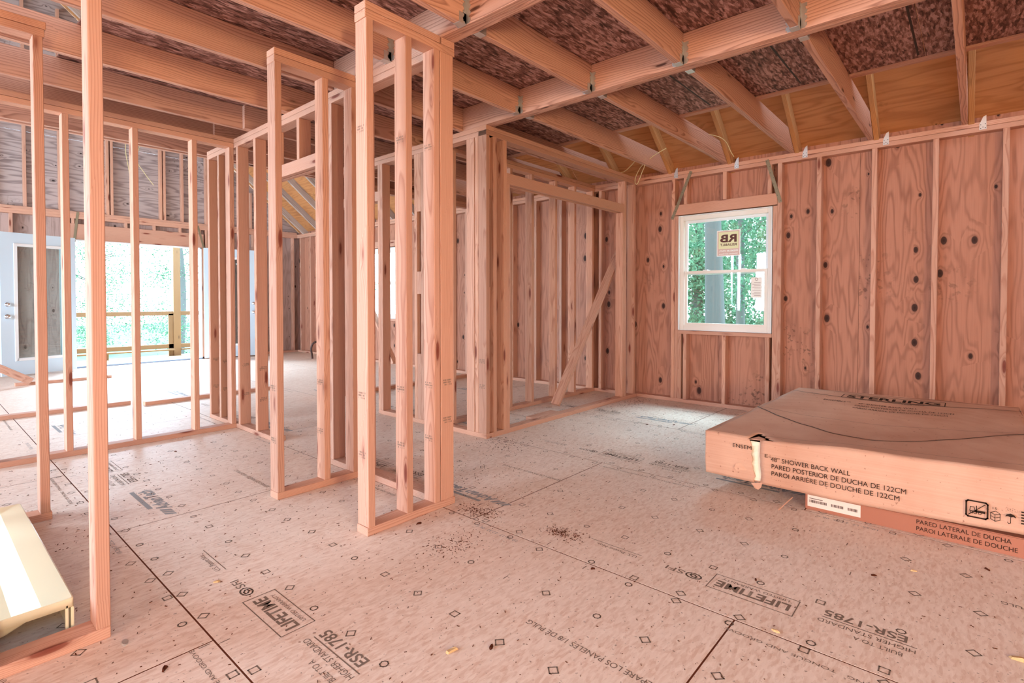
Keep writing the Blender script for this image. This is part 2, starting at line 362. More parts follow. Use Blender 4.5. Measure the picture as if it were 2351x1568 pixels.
def text_bm(s, size, width=None, bold=0.0, shear=0.0):
    cu = bpy.data.curves.new('t', 'FONT'); cu.body = s; cu.size = size; cu.offset = bold; cu.shear = shear; cu.fill_mode = 'BOTH'; cu.resolution_u = 4
    t = bpy.data.objects.new('tmp', cu); C.objects.link(t)
    me = bpy.data.meshes.new_from_object(t.evaluated_get(bpy.context.evaluated_depsgraph_get())); bpy.data.objects.remove(t); bpy.data.curves.remove(cu)
    bm = bmesh.new(); bm.from_mesh(me); bpy.data.meshes.remove(me)
    if width and bm.verts:
        x0 = min(v.co.x for v in bm.verts); x1 = max(v.co.x for v in bm.verts)
        k = width / max(1e-6, x1 - x0)
        for v in bm.verts: v.co.x = (v.co.x - x0) * k
    return bm
def frame_m(origin, right, up):
    r, u = Vector(right).normalized(), Vector(up).normalized(); n = r.cross(u)
    m = Matrix((r, u, n)).transposed().to_4x4(); m.translation = Vector(origin); return m
class Ink:
    """flat print gathered into one mesh (a part of the thing it is printed on)"""
    def __init__(s): s.bm = bmesh.new()
    def add(s, bm, m):
        bmesh.ops.transform(bm, matrix=m, verts=bm.verts)
        me = bpy.data.meshes.new('q'); bm.to_mesh(me); bm.free(); s.bm.from_mesh(me); bpy.data.meshes.remove(me)
    def text(s, t, size, m, width=None, bold=0.0, shear=0.0): s.add(text_bm(t, size, width, bold, shear), m)
    def quad(s, x0, y0, x1, y1, m):
        b = bmesh.new(); b.faces.new([b.verts.new((x, y, 0)) for x, y in ((x0, y0), (x1, y0), (x1, y1), (x0, y1))]); s.add(b, m)
    def poly(s, pts, m):
        b = bmesh.new(); b.faces.new([b.verts.new((x, y, 0)) for x, y in pts]); s.add(b, m)
    def stroke(s, pts, w, m, close=False):
        b = bmesh.new(); n = len(pts)
        for i in range(n if close else n - 1):
            a, c = Vector(pts[i]).to_2d(), Vector(pts[(i + 1) % n]).to_2d(); d = (c - a)
            if d.length < 1e-6: continue
            d.normalize(); q = Vector((-d.y, d.x)) * w / 2; e = d * w / 2
            b.faces.new([b.verts.new((*p, 0)) for p in (a - e - q, c + e - q, c + e + q, a - e + q)])
        s.add(b, m)
    def build(s, name, mat, parent):
        o = fin(s.bm, name, parent, mat); place(o, Matrix.Identity(4)); return o

ST, PL, TOP = 0.038, 0.089, 2.467
Z1, Z2 = 2.391, 2.429
JB, JH = 2.467, 0.184
CEIL = JB + JH
XR = 5.46          # inner edge of the window wall's studs
XS = XR + 0.09     # its sheathing
YG = 10.80         # inner edge of the patio wall's studs

# ---------------------------------------------------------------- floor
def build_floor():
    bm = bmesh.new()
    xs = [-4.24, -3.02, -1.80, -0.58, 0.64, 1.86, 3.08, 4.30, 5.60]
    offs = [0.62, 1.84, 0.61, 1.84, 0.61, 1.885, 0.66, 1.89]
    g = 0.0030
    for i in range(len(xs) - 1):
        y = offs[i] - 2.44 * 2 - 2.44
        while y < 11.0:
            a, b_ = max(y, -3.5), min(y + 2.44, 10.95)
            if b_ > a:
                r = bmesh.ops.create_cube(bm, size=1.0)
                for v in r['verts']:
                    v.co = Vector((xs[i] + g + (v.co.x + .5) * (xs[i + 1] - xs[i] - 2 * g), a + g + (v.co.y + .5) * (b_ - a - 2 * g), -0.0007 + (v.co.z + .5) * 0.0007))
            y += 2.44
    fl = fin(bm, 'floor', None, M['osb_floor']); fl['kind'] = 'structure'
    sub = boxes('underlayment', [(-4.3, 5.62, -3.6, 10.95, -0.2, -0.0008)], M['gap'], fl)
    return fl, xs
floor, FX = build_floor()
FM = lambda x, y: frame_m((x, y, 0.0006), (0, 1, 0), (-1, 0, 0))
def floor_print():
    ink = Ink(); logo = Ink(); marks = Ink()
    sets = [(-0.58, 0.467), (0.64, 1.69), (1.86, 0.467), (3.08, 1.71), (4.30, 0.467)]
    for (x0, L0) in sets:
        for k in (-1, 0, 1, 2):
            L = L0 + 2.44 * k
            if L < -1.5 or L > 6: continue
            m = FM(x0 + 0.262, L)
            ink.stroke([(0, -0.005), (0.30, -0.005), (0.30, 0.112), (0, 0.112)], 0.0035, m, True)
            ink.text('LIFETIME', 0.066, FM(x0 + 0.228 - 0.006, L + 0.018), 0.262, 0.0018)
            ink.text('LIMITED WARRANTY', 0.022, FM(x0 + 0.252, L + 0.03), 0.24)
            ink.text('BUILT TO A', 0.030, FM(x0 + 0.165, L - 0.31), 0.13)
            ink.text('HIGHER STANDARD', 0.032, FM(x0 + 0.207, L - 0.34), 0.27)
            ink.stroke([(0, 0), (0.26, 0)], 0.004, FM(x0 + 0.222, L - 0.34))
            ink.text('ESR-1785', 0.058, FM(x0 + 0.275, L - 0.315), 0.235, 0.001)
            ink.text('SFI', 0.045, FM(x0 + 0.205, L + 0.405), 0.075)
            ink.stroke([(0.03 * math.cos(a * math.pi / 6), 0.02 * math.sin(a * math.pi / 6)) for a in range(12)], 0.006, FM(x0 + 0.19, L + 0.365), True)
            ink.stroke([(0.014 * math.cos(a * math.pi / 3 + .4), 0.010 * math.sin(a * math.pi / 3)) for a in range(6)], 0.006, FM(x0 + 0.19, L + 0.365), True)
            ink.text('U.S. Patent Nos.', 0.030, FM(x0 + 0.19, L + 0.61), 0.20)
            ink.stroke([(0, 0), (0.25, 0)], 0.003, FM(x0 + 0.205, L + 0.60))
            ink.text('SEPARE LOS PANELES 1/8 DE PULG', 0.033, FM(x0 + 0.757, L - 1.02), 0.47)
            logo.text('AdvanTech', 0.085, FM(x0 + 0.275, L + 1.50), 0.40, 0.003, 0.25)
            logo.quad(0.06, 0.072, 0.42, 0.094, FM(x0 + 0.275, L + 1.50))
            for q in range(3): logo.poly([(-0.13 + q * .035, 0), (-0.10 + q * .035, 0.045), (-0.075 + q * .035, 0.045), (-0.105 + q * .035, 0)], FM(x0 + 0.265, L + 1.52))
            logo.text('10-26-17  22:32  06 C', 0.026, FM(x0 + 1.185, L0 - 0.13 + 2.44 * k), 0.26)
            ink.text('SIZED FOR SPACING   TONGUE AND GROOVE', 0.020, FM(x0 + 1.16 if x0 > .6 else x0 + 1.16, L + 0.75), 0.62)
    rr = random.Random(3)
    for x0 in (-0.58, 0.64, 1.86, 3.08, 4.30):
        for dx in (0.03, 0.305, 0.61, 0.915, 1.19):
            y = -0.6 + rr.random() * 0.2
            while y < 4.6:
                x = x0 + dx + rr.uniform(-0.012, 0.012); yy = y + rr.uniform(-.02, .02)
                k = rr.random(); m = FM(x, yy); s = 0.013
                if x < 5.4:
                    if k < 0.35: marks.stroke([(-s, -s), (s, -s), (s, s), (-s, s)], 0.0042, m @ Matrix.Rotation(0.8, 4, 'Z'), True)
                    elif k < 0.6: marks.stroke([(-s, -s), (s, -s), (s, s), (-s, s)], 0.0042, m, True)
                    elif k < 0.85: marks.stroke([(s * math.cos(a * .785), s * math.sin(a * .785)) for a in range(8)], 0.0042, m, True)
                    else: marks.stroke([(0, -s), (0, s)], 0.004, m)
                y += 0.203
    a = ink.build('printed_lettering', M['ink'], floor); b = logo.build('printed_logo', M['inkblue'], floor); c = marks.build('printed_nail_guide', M['ink'], floor)
    a['label'] = 'grey factory lettering on the subfloor'; b['label'] = 'pale grey maker name and date codes on the subfloor'; c['label'] = 'small printed circles, squares and diamonds'
floor_print()

# ---------------------------------------------------------------- framed partitions
def partition(name_loc, label, axis, c0, a0, a1, studs, bottoms=None, tops=True, top_ext=(0, 0)):
    """axis 'X': wall along X with its near face at Y=c0; axis 'Y': along Y with its near face at X=c0"""
    t = thing('stud_wall', label, 'wall frame', name_loc, None)
    def P(n, u, z, ax, wd=(0, PL), mat=M['stud']):
        w = (c0 + wd[0], c0 + wd[1])
        if axis == 'X': return board(n, u, w, z, ax if ax == 'Z' else 'X', mat, t)
        return board(n, w, u, z, ax if ax == 'Z' else 'Y', mat, t)
    for (u0, u1) in (bottoms or [(a0, a1)]): P('bottom_plate', (u0, u1), (0.0, ST), 'H')
    if tops:
        P('top_plate', (a0, a1), (Z1, Z2), 'H')
        P('top_plate', (a0 + top_ext[0], a1 + top_ext[1]), (Z2 + .0018, TOP), 'H')
    for s in studs:
        u = s[0]; z0 = s[1] if len(s) > 1 else ST; z1 = s[2] if len(s) > 2 else Z1
        n = s[3] if len(s) > 3 else 'stud'
        wid = s[4] if len(s) > 4 else ST; wd = s[5] if len(s) > 5 else (0, PL)
        P(n, (u, u + wid), (z0, z1), 'Z', wd)
    return t, P
XB = 1.857
# A1: tub alcove end, left foreground
partition((0.2, 2.11, 0), 'short stud wall at far left foreground, framing the near end of the cream shower base', 'X', 2.108, -1.4, 0.426, [(-0.36,), (-0.02 - .035,), (0.118,), (0.388,)])
# R: far end of the shower alcove
partition((0.2, 3.47, 0), 'short stud wall at the far end of the cream shower base, ending in one stud', 'X', 3.47, -1.4, 0.47, [(-0.42,), (-0.02,), (0.425,)], bottoms=[(-1.4, 0.47)], top_ext=(0, 0.006))
# A2 and T1: the two stub walls of the closet
partition((1.65, 2.11, 0), 'nearest stub wall of the closet, three studs under a double top plate', 'X', 2.108, 1.395, 1.945, [(1.40,), (1.623,), (1.802,)], top_ext=(0, -0.10))
partition((1.6, 2.87, 0), 'second stub wall just behind the nearest closet stub wall', 'X', 2.868, 1.328, XB, [(1.330,), (1.609,), (1.80,)], top_ext=(0, -0.03))
# B: wall along Y
tB, PB = partition((XB, 3.7, 0), 'long stud wall running back from the closet corner, with a framed doorway', 'Y', XB, 2.108, 5.378,
    [(2.48,), (2.842,), (3.199,), (4.088,), (4.349,), (4.687,), (5.10,), (5.335,)], bottoms=[(2.20, 3.26), (4.05, 5.378)])
board('corner_stud', (1.845, 1.934), (2.108, 2.146), (ST, Z1), 'Z', M['stud'], tB)
PB('door_header', (3.237, 4.088), (2.013, 2.102), 'H', (0, ST)); PB('door_header', (3.237, 4.088), (2.013, 2.102), 'H', (0.051, PL))
for y in (3.24, 3.632, 4.045): PB('cripple_stud', (y, y + ST), (2.102, Z1), 'Z')
# L
partition((0.9, 4.77, 0), 'open stud wall on the left in front of the patio room, four studs visible', 'X', 4.768, -1.4, XB, [(-0.49,), (-0.085,), (0.322,), (0.727,), (1.134,), (1.535,), (1.819,)])
# N: wall along Y behind the centre corner
tN, PN = partition((3.0, 4.0, 0), 'stud wall running back from the centre corner post, with a doorway at its far end', 'Y', 3.0, 2.89, 5.50,
    [(2.98,), (3.655,), (3.745,), (4.262,), (4.30, ST, 2.05, 'trimmer_stud'), (5.37, ST, 2.05, 'trimmer_stud'), (5.41,), (5.462,)], bottoms=[(2.89, 4.34), (5.37, 5.50)])
board('backing_stud', (3.0, 3.038), (3.025, 3.114), (ST, Z1), 'Z', M['stud'], tN)
PN('door_header', (4.30, 5.408), (2.05, 2.14), 'H', (0, ST)); PN('door_header', (4.30, 5.408), (2.05, 2.14), 'H', (0.051, PL))
for y in (4.302, 4.70, 5.10): PN('cripple_stud', (y, y + ST), (2.14, Z1), 'Z')
for z in ((ST, 0.62), (1.15, 1.35), (1.88, Z1)): board('spacer_block', (3.0, 3.089), (3.693, 3.745), z, 'Z', M['stud'], tN)
# M: closet front
tM, PM = partition((4.2, 2.89, 0), 'closet front wall from the centre corner post to the window wall, with a wide framed opening', 'X', 2.89, 3.0, XR,
    [(3.0,), (3.083,), (3.204,), (3.242, ST, 2.045, 'trimmer_stud'), (5.13, ST, 2.045, 'trimmer_stud'), (5.172,), (5.385,)], bottoms=[(3.0892, XR)], top_ext=(0.09, 0))
PM('door_header', (3.242, 5.168), (2.045, 2.134), 'H', (0, ST)); PM('door_header', (3.242, 5.168), (2.045, 2.134), 'H', (0.051, PL))
for z in ((ST, 0.53), (0.86, 1.20), (1.98, Z1)): board('spacer_block', (3.038, 3.083), (2.925, 2.975), z, 'Z', M['stud'], tM)
# Q: closet back
partition((4.2, 3.45, 0), 'closet back wall of open studs behind the wide framed opening', 'X', 3.45, 3.089, XR, [(3.163,), (3.918,), (4.255,), (4.66,), (5.025,), (5.40,)])
# P
partition((4.2, 5.41, 0), 'farthest open stud wall, seen between the studs behind the closet', 'X', 5.412, 3.089, XR, [(3.26,), (3.655,), (4.06,), (4.47,), (4.87,), (5.27,)])

def stamp(wall, o, right, up):
    k = Ink(); m = frame_m(o, right, up); r_ = random.Random(int(o[0] * 100 + o[1] * 10))
    for row in range(3):
        x = 0.0
        while x < .055:
            w = r_.uniform(.002, .006)
            if r_.random() < (.85, .85, .45)[row]: k.quad(x, -row * .012, x + w * .6, -row * .012 + .008, m)
            x += w
    k.build('grade_stamp', M['ink'], wall)
WALLS = {o['label']: o for o in C.objects if o.get('category') == 'wall frame'}
def wall_of(s): return next(o for l, o in WALLS.items() if s in l)
wA, wT, wL = wall_of('nearest stub'), wall_of('second stub'), wall_of('on the left in front')
for x in (1.40, 1.623, 1.802):
    for z in (.38, .66, 1.9): stamp(wA, (x - .0004, 2.185, z), (0, -1, 0), (0, 0, 1))
for x in (1.330, 1.609):
    for z in (.33, .62): stamp(wT, (x - .0004, 2.945, z), (0, -1, 0), (0, 0, 1))
for y in (4.349, 4.687, 5.10, 5.335):
    for z in (.30, .55): stamp(tB, (XB + .02, y - .0004, z), (1, 0, 0), (0, 0, 1))
for z in (.42, .62): stamp(tM, (2.9996, 2.965, z), (0, -1, 0), (0, 0, 1)); stamp(tB, (1.86, 2.1076, z + .05), (1, 0, 0), (0, 0, 1))
# loose lumber on the floor
def loose(label, x, y, z, axis='X', mat=None): return tag(board('floor_plate', x, y, z, axis, mat or M['stud']), label, 'board')
loose('long loose wall plate lying on the floor beyond the left stud wall', (-1.2, 1.545), (6.67, 6.759), (0, ST))
loose('shorter loose wall plate on the floor, cut end just right of the long one', (1.62, 3.0), (6.465, 6.554), (0, ST))
loose('short board lying on the floor below the left patio door leaf', (0.90, 1.9), (9.15, 9.24), (0, ST))
tag(board('scrap_board', (3.70, 4.08), (2.982, 3.071), (0, ST), 'X', M['stud']), 'board scrap lying behind the closet front wall plate, square cut end showing', 'board')

# braces
def brace(label, p0, p1, wdir, w=PL, t=ST): return tag(bar('brace', p0, p1, w, t, wdir, M['stud']), label, 'brace')
brace('diagonal brace board leaning across the closet opening', (4.17, 3.085, 0.072), (5.385, 3.07, 1.67), (0.0, 1, 0.25))
brace('diagonal brace board standing on the floor before the left patio door leaf', (1.05, 9.12, 0.05), (-0.35, 9.12, 1.0), (0.5, 0, 0.8))
brace('diagonal brace board under the far side window', (5.30, 7.2, 0.05), (5.36, 8.1, 1.15), (1, 0, 0))

# ---------------------------------------------------------------- window wall (right)
def sheets(name, axis, c, t, u0, u1, z0, z1, holes, mat, start=None, step=1.22, zstep=None):
    """sheathing of separate sheets with openings cut out"""
    bm = bmesh.new(); us = [u0]; s = (start if start is not None else u0)
    while s < u1:
        if s > u0 + 0.01: us.append(s)
        s += step
    us.append(u1)
    for (a, b_, c0, d) in holes: us += [a, b_]
    us = sorted(set(round(u, 4) for u in us)); zs0 = [z0, z1]
    if zstep:
        z = z0 + zstep
        while z < z1 - 0.05: zs0.append(z); z += zstep
    for i in range(len(us) - 1):
        a, b_ = us[i], us[i + 1]; zs = list(zs0)
        for h in holes:
            if h[0] < (a + b_) / 2 < h[1]: zs += [h[2], h[3]]
        zs = sorted(set(zs))
        for j in range(len(zs) - 1):
            zm = (zs[j] + zs[j + 1]) / 2; um = (a + b_) / 2
            if any(h[0] < um < h[1] and h[2] < zm < h[3] for h in holes): continue
            r = bmesh.ops.create_cube(bm, size=1.0)
            for v in r['verts']:
                u = a + 0.0012 + (v.co.x + .5) * (b_ - a - 0.0024); zz = zs[j] + (v.co.z + .5) * (zs[j + 1] - zs[j]); w = c + (v.co.y + .5) * t
                v.co = Vector((u, w, zz)) if axis == 'X' else Vector((w, u, zz))
    o = fin(bm, name, None, mat); o['kind'] = 'structure'
    return o
def light_blocker(wall, axis, c, u0, u1, z0, z1, holes):  # unseen sheet added to stop light leaking through the sheathing seams
    o = sheets('light_blocker', axis, c, 0.01, u0, u1, z0, z1, holes, M['gap'], start=u0, step=99); del o['kind']; o.parent = wall
WZ0, WZ1 = 0.775, 1.995
W1 = (1.468, 2.408); W2 = (7.35, 8.30)
wall_right = sheets('wall_right', 'Y', XS, 0.012, -3.5, YG + .1, -0.05, 2.60, [(W1[0], W1[1], WZ0, WZ1), (W2[0], W2[1], WZ0, WZ1)], M['ply'], start=-3.5 + 0.62)
light_blocker(wall_right, 'Y', XS + .0125, -3.5, YG + .1, -0.05, 2.60, [(W1[0], W1[1], WZ0, WZ1), (W2[0], W2[1], WZ0, WZ1)])
wall_right['label'] = 'plywood sheathed outside wall with the small window'
def PR(n, u, z, ax, wd=(0, PL)): return board(n, (XR + wd[0], XR + wd[1]), u, z, ax if ax == 'Z' else 'Y', M['stud'], wall_right)
PR('bottom_plate', (-3.5, YG), (0, ST), 'H')
PR('top_plate', (-3.5, YG), (Z1, Z2), 'H'); PR('top_plate', (-3.5, YG), (Z2 + .0018, TOP), 'H')
for y in (-0.98, -0.57, -0.178, 0.236, 0.646, 1.062, 1.390, 2.448, 3.36, 3.525, 3.943, 4.35, 4.755, 5.16, 5.57, 5.98, 6.39, 6.8, 7.27, 8.34, 8.6, 9.0, 9.42, 9.83, 10.24, 10.65): PR('stud', (y, y + ST), (ST, Z1), 'Z')
for (a, b_) in (W1, W2):
    PR('trimmer_stud', (a - ST, a), (ST, WZ1), 'Z') if a > 5 else PR('trimmer_stud', (1.428, 1.466), (ST, WZ1), 'Z')
    PR('trimmer_stud', (b_, b_ + ST), (ST, WZ1), 'Z')
    PR('window_header', (a - ST, b_ + ST), (WZ1 + .008, WZ1 + .118), 'H', (0, ST)); PR('window_header', (a - ST, b_ + ST), (WZ1 + .008, WZ1 + .118), 'H', (0.051, PL))
    PR('rough_sill', (a, b_), (WZ0 - ST - .002, WZ0 - .002), 'H')
    m = (a + b_) / 2
    for y in ((b_ - ST, b_ - 0.096, m - .035, a + 0.022) if a < 5 else (a, m, b_ - ST)): PR('cripple_stud', (y, y + ST), (ST, WZ0 - ST - .002), 'Z')
    for y in (b_ - 0.096, m - .035, a + 0.012): PR('cripple_stud', (y, y + ST), (WZ1 + .118, Z1), 'Z')
def strap(y0, z0, y1, z1):
    o = bar('strap_tie', (XR - .003, y0, z0), (XR - .003, y1, z1), 0.032, 0.003, (0, 0, 1), M['galvold'], wall_right, 0.0005)
    h = bmesh.new(); L = math.hypot(y1 - y0, z1 - z0)
    for i in range(8):
        c = bmesh.ops.create_circle(h, cap_ends=True, radius=0.0032, segments=8, matrix=Matrix.Translation((-L / 2 + L * (0.04 + 0.92 * i / 7), (-1) ** i * 0.007, 0.0)))
    for sg in (1, -1):
        pass
    me = bpy.data.meshes.new('nail_hole'); bmesh.ops.recalc_face_normals(h, faces=h.faces)
    for v in h.verts: v.co.z = 0.0019 if True else 0
    me2 = h.copy()
    for v in me2.verts: v.co.z = -0.0019
    mm = bpy.data.meshes.new('q'); me2.to_mesh(mm); me2.free(); h.from_mesh(mm); bpy.data.meshes.remove(mm)
    h.to_mesh(me); h.free(); q = link('nail_hole', me, o, M['rubber']); q.matrix_local = Matrix.Identity(4)
strap(2.478, 1.965, 2.27, 2.45); strap(1.40, 2.02, 1.525, 2.44)

def window(name, ya, yb, stickers=False):
    z0, z1 = WZ0 + .004, WZ1 - .004; xo = XR + 0.02
    t = tag(boxes(name, [(xo + .01, xo + .075, ya, ya + .045, z0, z1), (xo + .01, xo + .075, yb - .045, yb, z0, z1), (xo + .01, xo + .075, ya + .045, yb - .045, z1 - .05, z1), (xo + .01, xo + .075, ya + .045, yb - .045, z0, z0 + .05)], M['vinyl'], None, 0.003), None, None, None, 'structure')
    t['label'] = 'double hung vinyl window'
    fl = 0.006
    boxes('flange', [(XR - .004, xo + .0098, yb - fl, yb, z0, z1), (XR - .004, xo + .0098, ya, ya + fl, z0, z1), (XR - .004, xo + .0098, ya + fl, yb - fl, z1 - fl, z1), (XR + .002, xo + .0098, ya + fl, yb - fl, z0 - .003, z0 - .0002)], M['vinylw'], t)
    zm = z0 + (z1 - z0) * 0.497
    def sash(nm, x, a, b_, c, d, w, mat, wb=None):
        wb = wb or w
        s = boxes(nm, [(x, x + .022, a, a + w, c, d), (x, x + .022, b_ - w, b_, c, d), (x, x + .022, a + w, b_ - w, d - w, d), (x, x + .022, a + w, b_ - w, c, c + wb)], mat, t, 0.002)
        g = boxes('glass_pane', [(x + .009, x + .013, a + w * .9, b_ - w * .9, c + w * .9, d - w * .9)], M['glass'], s)
        return s
    up = sash('upper_sash', xo + .048, ya + .04, yb - .04, zm - .02, z1 - .045, 0.034, M['vinylw'])
    lo = sash('lower_sash', xo + .022, ya + .05, yb - .05, z0 + .045, zm + .022, 0.030, M['vinyl'])
    boxes('sash_lock', [(xo + .014, xo + .045, ya + .25, ya + .30, zm + .022, zm + .032), (xo + .014, xo + .045, yb - .30, yb - .25, zm + .022, zm + .032)], M['vinylw'], t, 0.002)
    if stickers:
        # the maker's sticker is on the outside of the pane, so it reads mirrored from in here
        x = xo + .056; k = Ink(); y0, zs = 1.985, 1.545; w, h = 0.235, 0.265
        def fm(y, z, d=0.0): return frame_m((x - d, y, z), (0, 1, 0), (0, 0, 1))     # right=+Y: mirrored when seen from the room
        y0 = 1.79
        st = Ink(); st.quad(0, 0, w, h, fm(y0, zs)); s = st.build('window_sticker', M['stickerw'], up)
        s['label'] = 'square maker sticker in the upper sash'
        a = Ink(); a.quad(.008, .008, w - .008, h - .008, fm(y0, zs, .0004)); a.build('sticker_panel', M['sticker'], s)
        a = Ink(); a.quad(.018, .075, w - .018, h - .018, fm(y0, zs, .0008)); a.build('sticker_field', M['stickery'], s)
        a = Ink(); a.text('RB', 0.105, fm(y0 + .035, zs + .145, .0013), .165, 0.004); a.text('RELIABILT', 0.034, fm(y0 + .035, zs + .105, .0013), .165, .0008); a.build('sticker_lettering', M['stickerk'], s)
        a = Ink(); a.text('PREMIUM VINYL', 0.026, fm(y0 + .022, zs + .045, .0013), .19, .0006); a.text('Windows and Doors', 0.020, fm(y0 + .022, zs + .018, .0013), .19, .0004); a.build('sticker_small_print', M['stickerw'], s)
        x = xo + .030
        st = Ink(); st.quad(0, 0, 0.10, 0.20, fm(1.575, 1.12)); s = st.build('rating_sticker', M['stickerw'], lo); s['label'] = 'tall rating sticker in the lower sash'
        a = Ink()
        for i in range(9): a.quad(.012, .02 + i * .016, .012 + .06 + .016 * (i % 2), .0225 + i * .016, fm(1.575, 1.12, .0006))
        a.stroke([(.012 * math.cos(q * .628) + .05, .012 * math.sin(q * .628) + .18) for q in range(10)], .003, fm(1.575, 1.12, .0006), True)
        a.build('sticker_print', M['stickerk'], s)
    return t
window('window_1', W1[0] + .004, W1[1] - .004, True)
window('window_2', W2[0] + .004, W2[1] - .004)

# ---------------------------------------------------------------- patio wall (far), other shell walls, roof
DO = (1.745, 3.62); DZ = 2.06
RP = 0.833
def roofz(x): return 2.475 + RP * (5.44 - x)
RIDGE_X = 0.75
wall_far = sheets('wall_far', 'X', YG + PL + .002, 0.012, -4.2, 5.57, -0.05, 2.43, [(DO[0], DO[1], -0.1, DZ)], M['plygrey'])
light_blocker(wall_far, 'X', YG + PL + .0145, -4.2, 5.57, -0.05, 2.43, [(DO[0], DO[1], -0.1, DZ)])
gb = bmesh.new()
zc = [2.432, 3.65, 4.87, 6.09, 6.6]
for j in range(len(zc) - 1):
    z0, z1 = zc[j] + .002, min(zc[j + 1], 6.5)
    xr0 = 5.44 - (z0 - 2.475) / RP + .16; xr1 = 5.44 - (z1 - 2.475) / RP + .16
    xl0 = 2 * RIDGE_X - xr0; xl1 = 2 * RIDGE_X - xr1
    for (a, b_, c_, d_) in ((xl0, RIDGE_X - .002, xl1, RIDGE_X - .002), (RIDGE_X + .002, xr0, RIDGE_X + .002, xr1)):
        f = [gb.verts.new(p) for p in ((a, YG + .091, z0), (b_, YG + .091, z0), (d_, YG + .091, z1), (c_, YG + .091, z1))]
        g2 = [gb.verts.new((v.co.x, v.co.y + .012, v.co.z)) for v in f]
        gb.faces.new(f); gb.faces.new(g2[::-1])
        for i in range(4): gb.faces.new((f[i], f[(i + 1) % 4], g2[(i + 1) % 4], g2[i])[::-1])
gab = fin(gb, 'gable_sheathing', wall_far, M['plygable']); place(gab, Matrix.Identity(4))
def PF(n, u, z, ax, wd=(0, PL)): return board(n, u, (YG + wd[0], YG + wd[1]), z, ax if ax == 'Z' else 'X', M['stud'], wall_far)
PF('bottom_plate', (-4.2, DO[0] - .04), (0, ST), 'H'); PF('bottom_plate', (DO[1] + .04, XR), (0, ST), 'H')
PF('top_plate', (-4.2, XR), (Z1, Z2), 'H'); PF('top_plate', (-4.2, XR), (Z2, TOP), 'H'); PF('gable_plate', (-4.2, XR), (TOP, TOP + ST), 'H')
for x in (-1.0, -0.6, -0.2, 0.2, 0.62, 1.03, 1.667, 3.69, 4.1, 4.55, 4.95, 5.36): PF('stud', (x, x + ST), (ST, Z1), 'Z')
PF('door_header', (DO[0] - .04, DO[1] + .04), (DZ, DZ + .25), 'H', (0, ST)); PF('door_header', (DO[0] - .04, DO[1] + .04), (DZ, DZ + .25), 'H', (.051, PL))
for x in (1.71, 3.62): PF('trimmer_stud', (x, x + ST), (ST, DZ), 'Z')
for x in (1.75, 2.06, 2.45, 2.86, 3.26, 3.58): PF('cripple_stud', (x, x + ST), (DZ + .25, Z1), 'Z')
for x in (-0.8, -.4, 0.0, 0.4, 0.8, 1.19, 1.6, 2.205, 2.262, 2.965, 3.02, 3.30, 3.70, 4.1, 4.5, 4.9): PF('gable_stud', (x, x + ST), (TOP + ST, min(roofz(max(x + ST, 2 * RIDGE_X - x)), 9) - .02), 'Z')
for (x0, z0, x1, z1) in ((1.78, 2.02, 1.83, 2.5), (3.66, 2.06, 3.56, 2.46)):
    bar('strap_tie', (x0, YG - .003, z0), (x1, YG - .003, z1), 0.035, .003, (1, 0, 0), M['galvold'], wall_far, .0005)

wall_left = sheets('wall_left', 'Y', -4.2, 0.012, -3.5, YG + .1, -0.05, 2.60, [(-1.9, 0.7, 0.55, 2.25), (2.9, 5.1, 0.8, 2.3), (6.6, 9.2, 0.7, 2.3)], M['ply'])  # unseen openings cut for the added fill lamps
wall_back = sheets('wall_back', 'X', -3.5, 0.012, -4.2, 5.57, -0.05, 2.60, [(-1.4, -0.5, 0.78, 1.92)], M['ply'])
def roof_slope(name, s):
    bm = bmesh.new(); up = 0.14
    eL, L = 5.85, (5.85 - RIDGE_X)
    y = -3.6; stepY = 2.44; run = 1.22 * math.cos(math.atan(RP))
    while y < YG + .3:
        y1 = min(y + stepY, YG + .35); x = eL; k = 0
        while x > RIDGE_X:
            x1 = max(x - run, RIDGE_X)
            q = []
            for (xx, yy) in ((x, y + .002), (x, y1 - .002), (x1 + .002, y1 - .002), (x1 + .002, y + .002)):
                z = roofz(xx) + up
                X = xx if s > 0 else 2 * RIDGE_X - xx
                q.append((X, yy, z))
            lo = [bm.verts.new(p) for p in q]; hi = [bm.verts.new((p[0], p[1], p[2] + .015)) for p in q]
            bm.faces.new(lo); bm.faces.new(hi[::-1])
            for i in range(4): bm.faces.new((lo[i], lo[(i + 1) % 4], hi[(i + 1) % 4], hi[i]))
            x = x1
        y = y1
    bmesh.ops.recalc_face_normals(bm, faces=bm.faces)
    o = fin(bm, name, None, M['plyroof']); o['kind'] = 'structure'; return o
r1 = roof_slope('ceiling_right', 1); r1['label'] = 'sloping plywood roof deck above the window wall'
r2 = roof_slope('ceiling_left', -1); r2['label'] = 'sloping plywood roof deck on the left side'
# attic floor boards
bm = bmesh.new()
yy = -3.4
k = 0
while yy < 5.63:
    y1 = min(yy + 1.22, 5.64)
    xx = 0.62 - (1.22 if k % 2 else 0) * 0
    xs_ = [0.66, 3.05, 4.30] if k % 2 else [0.66, 1.86, 4.30]
    for i in range(len(xs_) - 1):
        r = bmesh.ops.create_cube(bm, size=1.0)
        for v in r['verts']: v.co = Vector((xs_[i] + .002 + (v.co.x + .5) * (xs_[i + 1] - xs_[i] - .004), yy + .002 + (v.co.y + .5) * (y1 - yy - .004), CEIL + .0005 + (v.co.z + .5) * .012))
    yy = y1; k += 1
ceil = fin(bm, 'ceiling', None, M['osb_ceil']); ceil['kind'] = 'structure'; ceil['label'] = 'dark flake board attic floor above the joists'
b = Ink()
for x in (3.35, 3.75, 4.15):
    pass
for y in (0.30, 0.36 + .61, 1.62, 2.2, -.3):
    b.quad(0, 0, 0.9, .012, frame_m((3.35, y, CEIL - .0002), (1, 0, 0), (0, -1, 0)))
